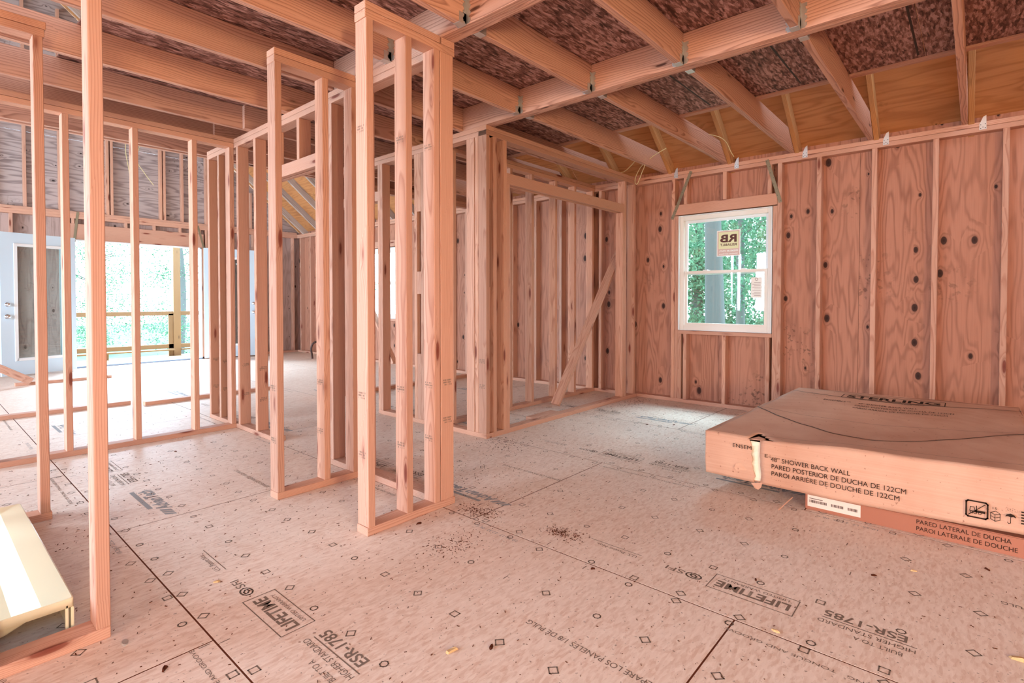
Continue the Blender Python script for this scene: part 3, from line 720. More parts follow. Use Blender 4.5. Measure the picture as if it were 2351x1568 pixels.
b.build('chalk_line', M['rubber'], ceil)
tag(board('knee_wall_plate', (4.302, 4.36), (-3.4, 5.6), (CEIL - .012, CEIL + .03), 'Y', M['stud']), 'pale board along the edge of the attic floor', 'board')

# rafters
ORD = ['first', 'second', 'third', 'fourth', 'fifth', 'sixth', 'seventh', 'eighth', 'ninth', 'tenth', 'eleventh', 'twelfth']
def rafter(y, side, label, mat=None):
    x_in = RIDGE_X + .02
    d = Vector((1, 0, -RP)).normalized(); up = Vector((RP, 0, 1)).normalized()
    p1 = Vector((5.62, y + ST / 2, roofz(5.62))) + up * 0.054; p0 = Vector((x_in, y + ST / 2, roofz(x_in))) + up * 0.054
    if side < 0:
        p0.x = 2 * RIDGE_X - p0.x; p1.x = 2 * RIDGE_X - p1.x; up = Vector((-up.x, 0, up.z))
    o = bar('rafter', p0, p1, 0.108, ST, up, mat or M['rafter'])
    tag(o, label, 'rafter', 'roof rafters' if side > 0 else 'rafters of the left roof slope')
    return o
JY = [(-1.14, 'out of sight'), (-0.53, ''), (0.064, 'joist nearest the camera on the right, almost end-on, running to the window wall'), (0.675, 'joist between the nearest one and the pair over the window'), (1.286, 'joist meeting the wall just right of the window'), (1.895, 'joist meeting the wall above the middle of the window'), (2.525, 'joist meeting the wall left of the window, near the hanging cables'), (3.165, 'joist just behind the closet front wall')]
for i, (y, l) in enumerate(JY):
    txt = {0: 'rafter beside the nearest joist over the window wall', 1: 'second rafter from the right over the window wall', 2: 'third rafter from the right, right of the window', 3: 'rafter above the window', 4: 'rafter left of the window by the hanging cables', 5: 'rafter above the closet'}
    if i >= 2: rafter(y - ST - .002, 1, txt[i - 2])
rafter(-.57, 1, 'rafter farthest right over the window wall, cut by the frame edge')
for k, y in enumerate((3.77, 4.40, 5.02, 5.63)): rafter(y, 1, ORD[k] + ' rafter behind the one above the closet')
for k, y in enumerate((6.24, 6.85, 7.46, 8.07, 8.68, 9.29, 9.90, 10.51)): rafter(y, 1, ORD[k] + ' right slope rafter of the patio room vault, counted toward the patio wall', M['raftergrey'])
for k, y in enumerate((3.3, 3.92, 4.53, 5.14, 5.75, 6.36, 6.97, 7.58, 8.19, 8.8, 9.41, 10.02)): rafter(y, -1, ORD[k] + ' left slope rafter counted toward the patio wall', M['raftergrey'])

# girders
def girder(x0, y0, y1, label):
    t = thing('ceiling_beam', label, 'beam', (x0, (y0 + y1) / 2, JB))
    for k in (0, 1): board('beam_ply', (x0 + k * .0455, x0 + .0435 + k * .0455), (y0, y1), (JB, JB + JH - .001), 'Y', M['joist'], t)
    return t
girder(3.0, -3.4, 3.19, 'long doubled ceiling beam crossing the middle of the room at right')
girder(XB, -3.4, 3.19, 'doubled ceiling beam above the nearest closet stub wall')

def hanger(parent, x, y, side):
    """galvanized saddle of a joist at the beam face x; side +1: the joist lies on the +X side"""
    s = side; e = .0016; y0, y1 = y - .001, y + ST + .001
    xa, xb = (x, x + .05 * s) if s > 0 else (x - .05, x)
    bm = bmesh.new()
    def cb(x0, x1, ya, yb, z0, z1):
        r = bmesh.ops.create_cube(bm, size=1.0)
        for v in r['verts']: v.co = Vector(((x0 + x1) / 2 + v.co.x * (x1 - x0), (ya + yb) / 2 + v.co.y * (yb - ya), (z0 + z1) / 2 + v.co.z * (z1 - z0)))
    cb(xa, xb, y0 - e, y1 + e, JB - e * 1.5, JB - .0002)
    cb(xa, xb, y0 - e, y0, JB, JB + .05); cb(xa, xb, y1, y1 + e, JB, JB + .05)
    xf0, xf1 = (x, x + e) if s > 0 else (x - e, x)
    # side plate with a scalloped flange on the beam
    for (ya, yb, sg) in ((y0 - .03, y0 - e, -1), (y1 + e, y1 + .03, 1)):
        n = 14
        for i in range(n):
            z0 = JB + .002 + .125 * i / n; z1 = JB + .002 + .125 * (i + 1) / n
            w = (0.55 + 0.45 * abs(math.sin(i * 0.85 + .4)))
            a, b_ = (ya + (yb - ya) * (1 - w), yb) if sg < 0 else (ya, ya + (yb - ya) * w)
            cb(xf0, xf1, a, b_, z0, z1)
    # plates folded along the joist
    n = 14
    for i in range(n):
        z0 = JB + .002 + .125 * i / n; z1 = JB + .002 + .125 * (i + 1) / n; w = (.012 + .014 * abs(math.sin(i * 0.85)))
        a, b_ = (x, x + w) if s > 0 else (x - w, x)
        cb(a, b_, y0 - e, y0, z0, z1); cb(a, b_, y1, y1 + e, z0, z1)
    o = fin(bm, 'joist_hanger', parent, M['galv']); place(o, Matrix.Translation((0, 0, 0)))
    return o
def joist(x0, x1, y, label, hang=(), clip=False, group=None):
    t = board('ceiling_joist', (x0, x1), (y, y + ST), (JB, JB + JH - .001), 'X', M['joist'], None)
    if clip:
        me = t.data; bm = bmesh.new(); bm.from_mesh(me)
        c = (x0 + x1) / 2; xc = 5.44 - c; nrm = Vector((RP, 0, 1)).normalized()
        zc_ = (2.475 + .10) - (JB + JH / 2)
        r = bmesh.ops.bisect_plane(bm, geom=bm.verts[:] + bm.edges[:] + bm.faces[:], plane_co=(xc, 0, zc_), plane_no=nrm, clear_outer=True)
        bmesh.ops.holes_fill(bm, edges=[e for e in bm.edges if e.is_boundary]); bm.to_mesh(me); bm.free()
    tag(t, label, 'joist', group)
    for (hx, s) in hang:
        h = hanger(None, hx, y, s); h.parent = t; h.matrix_local = Matrix.Translation(-t.location)
    return t
G1a, G1b, G2a, G2b = 3.0, 3.089, XB, XB + .089
for i, (y, l) in enumerate(JY[2:], 2):
    joist(G1b + .001, XR + .085, y, l if y < 3 else 'joist just behind the closet front wall, running to the window wall', ((G1b + .001, 1),) if y < 3 else (), True)
joist(G1b + .001, XR + .085, -.53, 'joist in the right bay nearest the camera, outside the frame', ((G1b + .001, 1),), True)
mid = {0.685: 'middle bay joist nearest the camera, its hanger end at the top edge', 1.298: 'middle bay joist running from the top edge to the hanger right of centre', 1.925: 'middle bay joist above the open floor, hanger ends left and right', 2.545: 'middle bay joist passing behind the closet corner post', 3.150: 'farthest middle bay joist, butting the beam near the centre corner'}
for y, l in mid.items(): joist(G2b + .001, G1a - .001, y, l, ((G2b + .001, 1), (G1a - .001, -1)) if y < 3 else ((G2b + .001, 1),))
joist(G2b + .001, G1a - .001, 0.07, 'middle bay joist over the camera', ((G1a - .001, -1),))
left = {-0.53: 'left bay joist behind the camera', 0.07: 'left bay joist over the camera', .685: 'left bay joist above the camera', 1.298: 'left bay joist at the top left, out of frame', 1.925: 'left bay joist whose hanger end shows right of the closet top plate', 2.545: 'left bay joist crossing behind the top of the nearest closet stub wall', 3.165: 'orange lit left bay joist with a large split knot, first behind the yellow stud'}
for y, l in left.items(): joist(-2.6, G2a - .001, y, l, ((G2a - .001, -1),) if y < 3.1 else ())
lap = [(3.82, 'second orange lit joist behind the yellow stud'), (4.44, 'third orange lit joist behind the yellow stud'), (5.06, 'joist just above the left open stud wall')]
for k, (y, l) in enumerate(lap):
    joist(-2.6, G2b + .12, y, l)
    joist(G2a - .06, 3.25, y - .0385, ORD[k] + ' lapped joist piece resting on the long wall with the doorway', ())
    joist(3.0 - .15, XR + .085, y, ORD[k] + ' joist behind the closet, counted away from the camera', (), True)
for k, y in enumerate((5.51, 5.60)):
    joist(-2.6, 3.2, y, ('nearer', 'farther')[k] + ' of the paired joists at the edge of the vaulted patio room', ())
    joist(3.202, XR + .085, y, ('nearer', 'farther')[k] + ' of the paired joists over the farthest stud wall', (), True)

# rafter ties on the top plate
for k, (y, l) in enumerate(JY[2:7]):
    o = thing('rafter_tie', ['small perforated steel tie under the farthest right rafter', 'small steel tie under the rafter right of the window, on the top plate', 'small steel tie above the right part of the window header', 'small steel tie above the middle of the window', 'small steel tie beside the hanging cables'][k], 'metal tie', (XR - .002, y - .09, TOP))
    bm = bmesh.new(); pts = [(-.02, -.062), (.022, -.062), (.022, -.02), (.0, .035), (-.018, .045)]
    f = [bm.verts.new((-.0015, p[0], p[1])) for p in pts]; g2 = [bm.verts.new((0, p[0], p[1])) for p in pts]
    bm.faces.new(f[::-1]); bm.faces.new(g2)
    for i in range(5): bm.faces.new((f[i], f[(i + 1) % 5], g2[(i + 1) % 5], g2[i]))
    p = fin(bm, 'tie_plate', o, M['galv']); 
    bm = bmesh.new()
    for (a, b_) in ((-.012, -.052), (.014, -.052), (.001, -.044), (-.012, -.022), (.014, -.024)):
        bmesh.ops.create_circle(bm, cap_ends=True, radius=.0032, segments=8, matrix=Matrix.Translation((-.0019, a, b_)) @ Matrix.Rotation(math.pi / 2, 4, 'Y'))
    fin(bm, 'nail', o, M['rubber'])

# ---------------------------------------------------------------- patio doors
def door_leaf(name, hinge, free, lock, label):
    """full-lite door swung inward, from the hinge point to the free edge on the floor plan"""
    a, b_ = Vector(hinge), Vector(free); d = (b_ - a); w = d.length; d.normalize(); n = Vector((-d.y, d.x))
    z0, z1 = 0.02, 2.055; th = .044
    def to(p): return frame_m((a.x, a.y, 0), (d.x, d.y, 0), (0, 0, 1))
    mw = frame_m((a.x, a.y, 0), (d.x, d.y, 0), (0, 0, 1))
    def lb(nm, lst, mat, parent, bev=0.0):
        bm = bmesh.new()
        for (x0, x1, y0, y1, t0, t1) in lst:
            r = bmesh.ops.create_cube(bm, size=1.0)
            for v in r['verts']: v.co = Vector((x0 + (v.co.x + .5) * (x1 - x0), y0 + (v.co.y + .5) * (y1 - y0), t0 + (v.co.z + .5) * (t1 - t0)))
        if bev: bmesh.ops.bevel(bm, geom=list(bm.edges), offset=bev, segments=1, affect='EDGES')
        o = fin(bm, nm, parent, mat)
        if parent is None: o.matrix_world = mw
        return o
    s = .17
    o = lb(name, [(0, s, z0, z1, 0, th), (w - s, w, z0, z1, 0, th), (s, w - s, z1 - s, z1, 0, th), (s, w - s, z0, z0 + .22, 0, th)], M['doorp'], None)
    o['kind'] = 'structure'; o['label'] = label
    for side, t0, t1 in ((1, th, th + .008), (-1, -.008, 0)):
        lb('lite_frame', [(s - .02, s + .022, z0 + .20, z1 - .15, t0, t1), (w - s - .022, w - s + .02, z0 + .20, z1 - .15, t0, t1), (s, w - s, z1 - s - .022, z1 - s + .02, t0, t1), (s, w - s, z0 + .20, z0 + .242, t0, t1)], M['vinylw'], o, .002)
    lb('glass_pane', [(s, w - s, z0 + .22, z1 - s, th * .35, th * .42)], M['glass'], o)
    bl = []
    z = z0 + .25
    while z < z1 - s - .01:
        bl.append((s + .03, w - s - .03, z, z + .0022, th * .45, th * .75)); z += .019
    lb('blind_slats', bl, M['inkblue'], o)
    for zz, r in ((1.03, .026), (0.86, .030)):
        for sg in (1, -1):
            bm = bmesh.new(); bmesh.ops.create_uvsphere(bm, u_segments=16, v_segments=10, radius=r)
            for v in bm.verts: v.co.z *= .9
            bmesh.ops.create_cone(bm, cap_ends=True, segments=20, radius1=r * 1.15, radius2=r * 1.05, depth=.012, matrix=Matrix.Translation((0, 0, -.03 * sg)))
            k = fin(bm, 'door_knob' if zz < 1 else 'deadbolt', o, M['chrome'], True); k.matrix_local = Matrix.Translation((w - .07, zz, th + .036 if sg > 0 else -.036))
    return o
door_leaf('door_1', (1.745, 10.52), (0.875, 10.26), True, 'left glazed patio door leaf swung open into the room')
door_leaf('door_2', (3.64, 10.76), (4.53, 10.60), True, 'right glazed patio door leaf swung open against the wall')
jam = tag(boxes('trim_1', [(DO[0], DO[0] + .02, YG - .005, YG + .11, 0, DZ), (DO[1] - .02, DO[1], YG - .005, YG + .11, 0, DZ), (DO[0], DO[1], YG - .005, YG + .11, DZ - .02, DZ)], M['vinylw'], None, .001), None, None, None, 'structure'); jam['label'] = 'white jamb of the patio doors'
tag(boxes('trim_2', [(DO[0], DO[1], YG - .01, YG + .12, 0.0, .028)], M['threshold'], None, .003), None, None, None, 'structure')

# ---------------------------------------------------------------- shower base
def shower_base():
    t = thing('shower_base', 'cream shower base lying in the alcove at far left', 'shower base', (-0.1, 2.82, 0))
    x0, x1, y0, y1, H = -0.60, 0.350, 2.215, 3.435, 0.125
    r = .02
    # profile across: rim, inner slope, basin floor
    def ring(x_a, x_b, y_a, y_b, z, rad, n=6):
        pts = []
        for cx_, cy__, a0 in ((x_b - rad, y_b - rad, 0), (x_a + rad, y_b - rad, 90), (x_a + rad, y_a + rad, 180), (x_b - rad, y_a + rad, 270)):
            for k in range(n + 1):
                a = math.radians(a0 + 90 * k / n); pts.append((cx_ + rad * math.cos(a), cy__ + rad * math.sin(a), z))
        return pts
    def loft(name, rings, mat, cap=True):
        bm = bmesh.new(); V = [[bm.verts.new(p) for p in rg] for rg in rings]; n = len(V[0])
        for a, b_ in zip(V, V[1:]):
            for i in range(n): bm.faces.new((a[i], a[(i + 1) % n], b_[(i + 1) % n], b_[i]))
        if cap: bm.faces.new(V[-1])
        bmesh.ops.recalc_face_normals(bm, faces=bm.faces)
        o = fin(bm, name, t, mat, True); place(o, Matrix.Identity(4))
        o.data.set_sharp_from_angle(angle=math.radians(28))
        sm = o.modifiers.new('thick', 'SOLIDIFY'); sm.thickness = .005; sm.offset = -1
        return o
    # top shell
    loft('basin', [ring(x0, x1, y0, y1, H - .030, .010), ring(x0, x1, y0, y1, H - .003, .010), ring(x0 + .004, x1 - .004, y0 + .003, y1 - .004, H, .010),
                   ring(x0 + .012, x1 - .014, y0 + .006, y1 - .012, H - .001, .010),
                   ring(x0 + .075, x1 - .076, y0 + .016, y1 - .060, H - .014, .016), ring(x0 + .082, x1 - .086, y0 + .020, y1 - .070, H - .026, .020),
                   ring(x0 + .12, x1 - .135, y0 + .06, y1 - .13, .050, .05), ring(x0 + .30, x1 - .40, y0 + .40, y1 - .50, .040, .06)], M['cream'])
    # front apron on the open side, with its folded flange
    boxes('apron', [(x1 - .008, x1, y0, y1, 0.0, H - .03), (x1 - .022, x1 - .014, y0, y0 + .02, 0, H - .02), (x1 - .03, x1, y0 + .0, y0 + .006, 0, .012)], M['cream'], t, .002)
    boxes('foot', [(-.35, -.25, 2.6, 2.7, 0, .03)], M['fiberglass'], t); boxes('foot', [(-.1, 0, 3.0, 3.1, 0, .03)], M['fiberglass'], t)
    return t
shower_base()

# ---------------------------------------------------------------- cardboard boxes
def top_box():
    t = thing('cardboard_box', 'large torn flat cardboard box on top of the other at right', 'box', (3.7, 0.45, 0.2))
    FLB, FLT = Vector((3.08, 1.18, .092)), Vector((3.08, 1.185, .333))
    FRB, FRT = Vector((3.08, -.26, .118)), Vector((3.08, -.26, .378))
    BLT, BLB = Vector((4.38, .985, .445)), Vector((4.38, .985, .20))
    BRT, BRB = Vector((4.38, -.205, .455)), Vector((4.38, -.205, .21))
    def fz(y, top):    # front edge heights
        k = (1.18 - y) / 1.44
        return (.333 + (.378 - .333) * k - .012 * math.sin(math.pi * min(1, k * 2)) ** 2) if top else (.092 + (.118 - .092) * k - .014 * math.sin(math.pi * k))
    # top sheet, dished, with a fold line that sags in the middle
    def topz(u, v):    # u: 0 front..1 back, v: 0 left..1 right
        a = fz(1.18 - 1.44 * v, True); b_ = BLT.z + (BRT.z - BLT.z) * v
        z = a + (b_ - a) * u
        z -= .035 * math.sin(math.pi * min(1, v * 1.02)) * math.sin(math.pi * u) ** 1.2
        return z + .006 * mn.noise(Vector((u * 4, v * 5, 1)))
    def topxy(u, v): return Vector((3.08 + 1.30 * u, (1.18 - 1.44 * v) + ((.985 - 1.19 * v) - (1.18 - 1.44 * v)) * u))
    nu, nv = 44, 48
    bm = bmesh.new(); G = []
    for i in range(nu + 1):
        row = []
        for j in range(nv + 1):
            u, v = i / nu, j / nv; p = topxy(u, v); row.append(bm.verts.new((p.x, p.y, topz(u, v))))
        G.append(row)
    for i in range(nu):
        for j in range(nv):
            if i <= 3 and 8 <= j <= 11 - i: continue          # the torn corner by the gap
            bm.faces.new((G[i][j], G[i][j + 1], G[i + 1][j + 1], G[i + 1][j]))
    top = fin(bm, 'top_panel', t, M['card'], True); place(top, Matrix.Identity(4))
    sm = top.modifiers.new('thick', 'SOLIDIFY'); sm.thickness = .004; sm.offset = -1
    # front panels either side of the tear
    rr = random.Random(5)
    def front(name, ya, yb, ja, jb, x=3.08):
        bm = bmesh.new(); n = 40; m = 14; R = []
        for i in range(n + 1):
            row = []
            for j in range(m + 1):
                k = j / m
                la = ya + (ja * (mn.noise(Vector((k * 6, 1.3, 0))) * .02 + (k - .5) * .035) if ja else 0); lb_ = yb + (jb * (mn.noise(Vector((k * 7, 5.3, 0))) * .022 + (k - .5) * .04) if jb else 0)
                y = la + (lb_ - la) * i / n
                z = fz(y, False) + (fz(y, True) - fz(y, False)) * k
                row.append(bm.verts.new((x - .012 * math.sin(math.pi * k) * .6 + .004 * mn.noise(Vector((y * 5, k * 4, 2))), y, z)))
            R.append(row)
        for i in range(n):
            for j in range(m): bm.faces.new((R[i][j], R[i + 1][j], R[i + 1][j + 1], R[i][j + 1]))
        o = fin(bm, name, t, M['card'], True); place(o, Matrix.Identity(4))
        s_ = o.modifiers.new('thick', 'SOLIDIFY'); s_.thickness = .004; s_.offset = 1
        return o
    f1 = front('front_panel', 1.18, .918, 0, 1); f2 = front('front_panel', .878, -.26, .3, 0)
    def quadp(name, pts, mat):
        bm = bmesh.new(); bm.faces.new([bm.verts.new(p) for p in pts]); o = fin(bm, name, t, mat); place(o, Matrix.Identity(4))
        s_ = o.modifiers.new('thick', 'SOLIDIFY'); s_.thickness = .004; return o
    quadp('end_panel', (FLB, FLT, BLT, BLB), M['card']); quadp('end_panel', (FRB, BRB, BRT, FRT), M['card'])
    quadp('bottom_panel', (FLB, BLB, BRB, FRB), M['card']); quadp('back_panel', (BLB, BLT, BRT, BRB), M['card'])
    # packing inside
    bm = bmesh.new(); R = []
    for i in range(13):
        k = i / 12; y0 = .950; y1 = .860
        z = .100 + k * .212
        R.append((bm.verts.new((3.106 + .003 * math.sin(i), y0, z)), bm.verts.new((3.102 + .003 * math.cos(i * 2), (y0 + y1) / 2, z)), bm.verts.new((3.106, y1, z))))
    for a, b_ in zip(R, R[1:]):
        bm.faces.new((a[0], a[1], b_[1], b_[0])); bm.faces.new((a[1], a[2], b_[2], b_[1]))
    o = fin(bm, 'foam_packing', t, M['foam']); place(o, Matrix.Identity(4)); s_ = o.modifiers.new('t', 'SOLIDIFY'); s_.thickness = .02; s_.offset = 1
    o['label'] = 'white foam showing through the tear'
    # torn flaps
    def flap(pts, mat):
        bm = bmesh.new(); bm.faces.new([bm.verts.new(p) for p in pts]); bmesh.ops.triangulate(bm, faces=bm.faces); o = fin(bm, 'torn_flap', t, mat); place(o, Matrix.Identity(4)); s_ = o.modifiers.new('t', 'SOLIDIFY'); s_.thickness = .003
    flap([(3.074, .945, .17), (3.066, .985, .185), (3.062, 1.005, .178), (3.058, 1.012, .155), (3.060, 1.0, .138), (3.064, .975, .145), (3.070, .95, .150)], M['card'])
    flap([(3.07, .925, .085), (3.062, .90, .062), (3.066, .885, .058), (3.07, .872, .072), (3.075, .866, .10)], M['card'])
    flap([(3.078, .95, .322), (3.064, .93, .330), (3.07, .88, .332), (3.10, .86, .335), (3.12, .90, .338)], M['card'])
    # fold lines and tape on the top
    ln = Ink()
    def topline(name, f, w, mat, n=40, v0=0.0, v1=1.0, lift=.0025):
        bm = bmesh.new(); prev = None
        for i in range(n + 1):
            v = v0 + (v1 - v0) * i / n; u = f(v); p = topxy(u, v); q = topxy(min(1, u + w / 1.3), v)
            a = bm.verts.new((p.x, p.y, topz(u, v) + lift)); b_ = bm.verts.new((q.x, q.y, topz(min(1, u + w / 1.3), v) + lift))
            if prev: bm.faces.new((prev[0], a, b_, prev[1]))
            prev = (a, b_)
        o = fin(bm, name, t, mat); place(o, Matrix.Identity(4))
    FK = [(0, .49), (.03, .47), (.14, .405), (.27, .33), (.41, .24), (.53, .205), (.62, .235), (.75, .335), (.94, .48), (1.0, .50)]
    def fold(v):
        for (a, ua), (b_, ub) in zip(FK, FK[1:]):
            if v <= b_: k = (v - a) / (b_ - a); return ua + (ub - ua) * (k * .6 + .4 * k * k * (3 - 2 * k))
        return FK[-1][1]
    topline('fold_shadow_gap', fold, .007, M['rubber'])
    topline('fold_lip', lambda v: fold(v) + .006, .012, M['card'], lift=.006)
    topline('score_line', lambda v: .50 + .01 * v, .003, M['ink']); topline('score_line', lambda v: .055 + .03 * v, .003, M['ink'], v0=.17)
    topline('edge_tape', lambda v: .872 + .04 * (2 * v - 1) ** 2, .006, M['rubber'], v0=0)
    # lettering
    k = Ink(); fm = lambda y, z, x=3.0625: frame_m((x, y, z), (0, -1, 0), (0, 0, 1))
    k.text('ENSEM', .030, fm(1.022, .270), .10)
    k.text('E', .026, fm(.853, .244), .016); k.text('TM', .010, fm(.835, .246), .014)
    k.text('48\u201d SHOWER BACK WALL', .0345, fm(.822, .228, 3.0635), .365)
    k.text('PARED POSTERIOR DE DUCHA DE 122CM', .0345, fm(.818, .190, 3.063), .585)
    k.text('PAROI ARRI\u00c8RE DE DOUCHE DE 122CM', .0345, fm(.818, .152, 3.063), .560)
    k.build('front_lettering', M['black'], t); k = Ink()
    # pictograms: no clamp truck, stack of boxes, umbrella
    m = fm(.020, .150, 3.0615)
    k.stroke([(0, .006), (.006, 0), (.064, 0), (.070, .006), (.070, .064), (.064, .070), (.006, .070), (0, .064)], .006, m, True)
    k.stroke([(.008, .008), (.062, .062)], .003, m); k.quad(.030, .022, .062, .032, m); k.stroke([(.012, .026), (.014, .044), (.026, .044), (.030, .026), (.012, .026)], .0025, m)
    k.stroke([(.034, .024), (.034, .050)], .003, m)
    for cx_ in (.018, .030, .045): k.stroke([(cx_ + .005 * math.cos(a), .020 + .005 * math.sin(a)) for a in [q * 1.047 for q in range(6)]], .002, m, True)
    m = fm(-.060, .150, 3.0615)
    k.stroke([(0, .035), (.014, .028), (.030, .035), (.016, .044), (0, .035), (0, .008), (.014, 0), (.030, .008), (.030, .035)], .0022, m); k.stroke([(.014, .028), (.014, 0)], .0022, m); k.stroke([(0, .022), (.014, .014), (.030, .022)], .002, m)
    k.text('15', .014, fm(-.066, .200, 3.0615), .014)
    m = fm(-.105, .150, 3.0615)
    k.poly([(.0, .030), (.006, .040), (.018, .046), (.030, .040), (.036, .030), (.026, .033), (.018, .030), (.010, .033)], m); k.stroke([(.018, .030), (.018, .006), (.012, .002), (.008, .008)], .0022, m)
    for i in range(14): k.quad(.002 + (i * 7 % 36) / 1000, .052 + (i * 5 % 16) / 1000, .004 + (i * 7 % 36) / 1000, .054 + (i * 5 % 16) / 1000, m)
    for i in range(5): k.quad(0, .01 + i * .012, .05, .016 + i * .012, fm(-.155, .150, 3.0615))
    o = k.build('handling_symbols', M['black'], t)
    def tm(u, v):
        p = topxy(u, v); p2 = topxy(u, v + .05); p3 = topxy(u + .05, v)
        a = Vector((p.x, p.y, topz(u, v) + .004)); b_ = Vector((p2.x, p2.y, topz(u, v + .05) + .004)); c_ = Vector((p3.x, p3.y, topz(u + .05, v) + .004))
        return frame_m(a, b_ - a, (c_ - a) - (b_ - a) * ((c_ - a).dot(b_ - a) / (b_ - a).length_squared))
    k = Ink()
    class Wrap:
        pass
    def ttext(s, size, u, v, width, bold=0):
        bm = text_bm(s, size, width, bold)
        bmesh.ops.subdivide_edges(bm, edges=[e for e in bm.edges if e.calc_length() > .03], cuts=2)
        for q in bm.verts:
            vv = v + q.co.x / 1.35; uu = u + q.co.y / 1.3; p = topxy(uu, vv); q.co = Vector((p.x, p.y, topz(uu, vv) + .0025))
        me = bpy.data.meshes.new('q'); bm.to_mesh(me); bm.free(); k.bm.from_mesh(me); bpy.data.meshes.remove(me)
    ttext('STERLING', .072, .893, .285, .555, .002)
    def tline(u0, v0, u1, v1, w=.004):
        n = 12
        for i in range(n):
            a = (u0 + (u1 - u0) * i / n, v0 + (v1 - v0) * i / n); b_ = (u0 + (u1 - u0) * (i + 1) / n, v0 + (v1 - v0) * (i + 1) / n)
            d = Vector((b_[1] - a[1], b_[0] - a[0])).normalized(); e = Vector((-d.y, d.x)) * w / 2
            vs = []
            for (uu, vv) in ((a[0] - e.y, a[1] - e.x), (b_[0] - e.y, b_[1] - e.x), (b_[0] + e.y, b_[1] + e.x), (a[0] + e.y, a[1] + e.x)):
                p = topxy(uu, vv); vs.append(k.bm.verts.new((p.x, p.y, topz(uu, vv) + .0025)))
            k.bm.faces.new(vs)
    for a in ((.882, .262, .882, .715), (.948, .262, .948, .715), (.882, .262, .948, .262), (.882, .715, .948, .715)): tline(*a)
    ttext('A KOHLER COMPANY', .02, .858, .54, .13)
    ttext('ENSEMBLE\u2122', .035, .80, .20, .17); ttext('48\u201d SHOWER BACK WALL', .035, .80, .36, .34); ttext('PARED POSTERIOR DE DUCHA DE 122CM', .035, .762, .355, .54); ttext('PAROI ARRI\u00c8RE DE DOUCHE DE 122CM', .035, .724, .355, .51)
    o = k.build('top_lettering', M['black'], t)
    return t
top_box()
def low_box():
    t = thing('cardboard_box', 'darker cardboard box on the floor beneath the torn box', 'box', (3.7, 0.1, 0))
    b = boxes('carton', [(3.106, 4.32, -.95, .664, 0.0, .086)], M['card2'], t, .004)
    k = Ink(); fm = lambda y, z, x=3.1045: frame_m((x, y, z), (0, -1, 0), (0, 0, 1))
    k.quad(0, 0, .235, .060, fm(.652, .018)); lab = k.build('label_sticker', M['labelw'], t); lab['label'] = 'white label with bar codes'
    k = Ink(); rr = random.Random(2)
    for (x0, x1) in ((.008, .088), (.108, .162), (.180, .220)):
        x = x0
        while x < x1: w = rr.choice((.0012, .002, .003)); k.quad(x, .022, x + w, .036, fm(.652, .018, 3.104)); x += w + rr.choice((.0012, .002))
    k.quad(.008, .042, .07, .045, fm(.652, .018, 3.104)); k.build('bar_code', M['black'], t)
    k = Ink(); k.text('PARED LATERAL DE DUCHA', .028, fm(.196, .052), .325); k.text('PAROI LATERALE DE DOUCHE', .028, fm(.196, .020), .345); k.build('front_lettering', M['black'], t)
low_box()

# ---------------------------------------------------------------- cables, pipe, small things
def cable(label, pts, r=.004, mat=None): return tag(tube('cable', pts, r, mat or M['cable']), label, 'cable')
cable('loop of pale electrical cable hanging by the joist left of the window', [(4.95, 2.56, 2.62), (4.93, 2.53, 2.50), (5.05, 2.62, 2.43), (5.20, 2.78, 2.36), (5.16, 2.74, 2.44), (5.02, 2.50, 2.55), (5.05, 2.36, 2.62)])
cable('short pale cable end drooping from the closet corner', [(5.12, 2.98, 2.50), (5.10, 2.90, 2.47), (5.0, 2.72, 2.50), (4.93, 2.60, 2.56)])
cable('thin grey cable arching along the joist above the window', [(4.86, 1.96, 2.63), (4.98, 1.88, 2.64), (5.10, 1.80, 2.60), (5.20, 1.77, 2.50), (5.24, 1.76, 2.47)], .003)
cable('thin wire hanging before the gable wall between the left studs', [(2.45, 10.3, 4.1), (2.36, 10.3, 3.55), (2.40, 10.3, 3.2), (2.44, 10.3, 2.9), (2.42, 10.3, 2.6)], .005)
cable('crooked thin wire hanging right beside the straight one', [(2.70, 10.3, 3.95), (2.52, 10.3, 3.35), (2.60, 10.3, 3.2), (2.74, 10.3, 3.0)], .005)
tag(tube('pipe_stub', [(4.98, 9.30, 0.0), (4.98, 9.30, .26), (5.03, 9.27, .31), (5.16, 9.22, .31), (5.3, 9.2, .29)], .018, M['pipe']), 'dark bent pipe stub rising from the floor near the far corner', 'pipe')
tag(board('wall_mark_board', (5.36, 5.455), (9.6, 9.64), (.98, 1.0), 'X', M['blue']), 'thin blue strip on the far corner wall', 'strip')
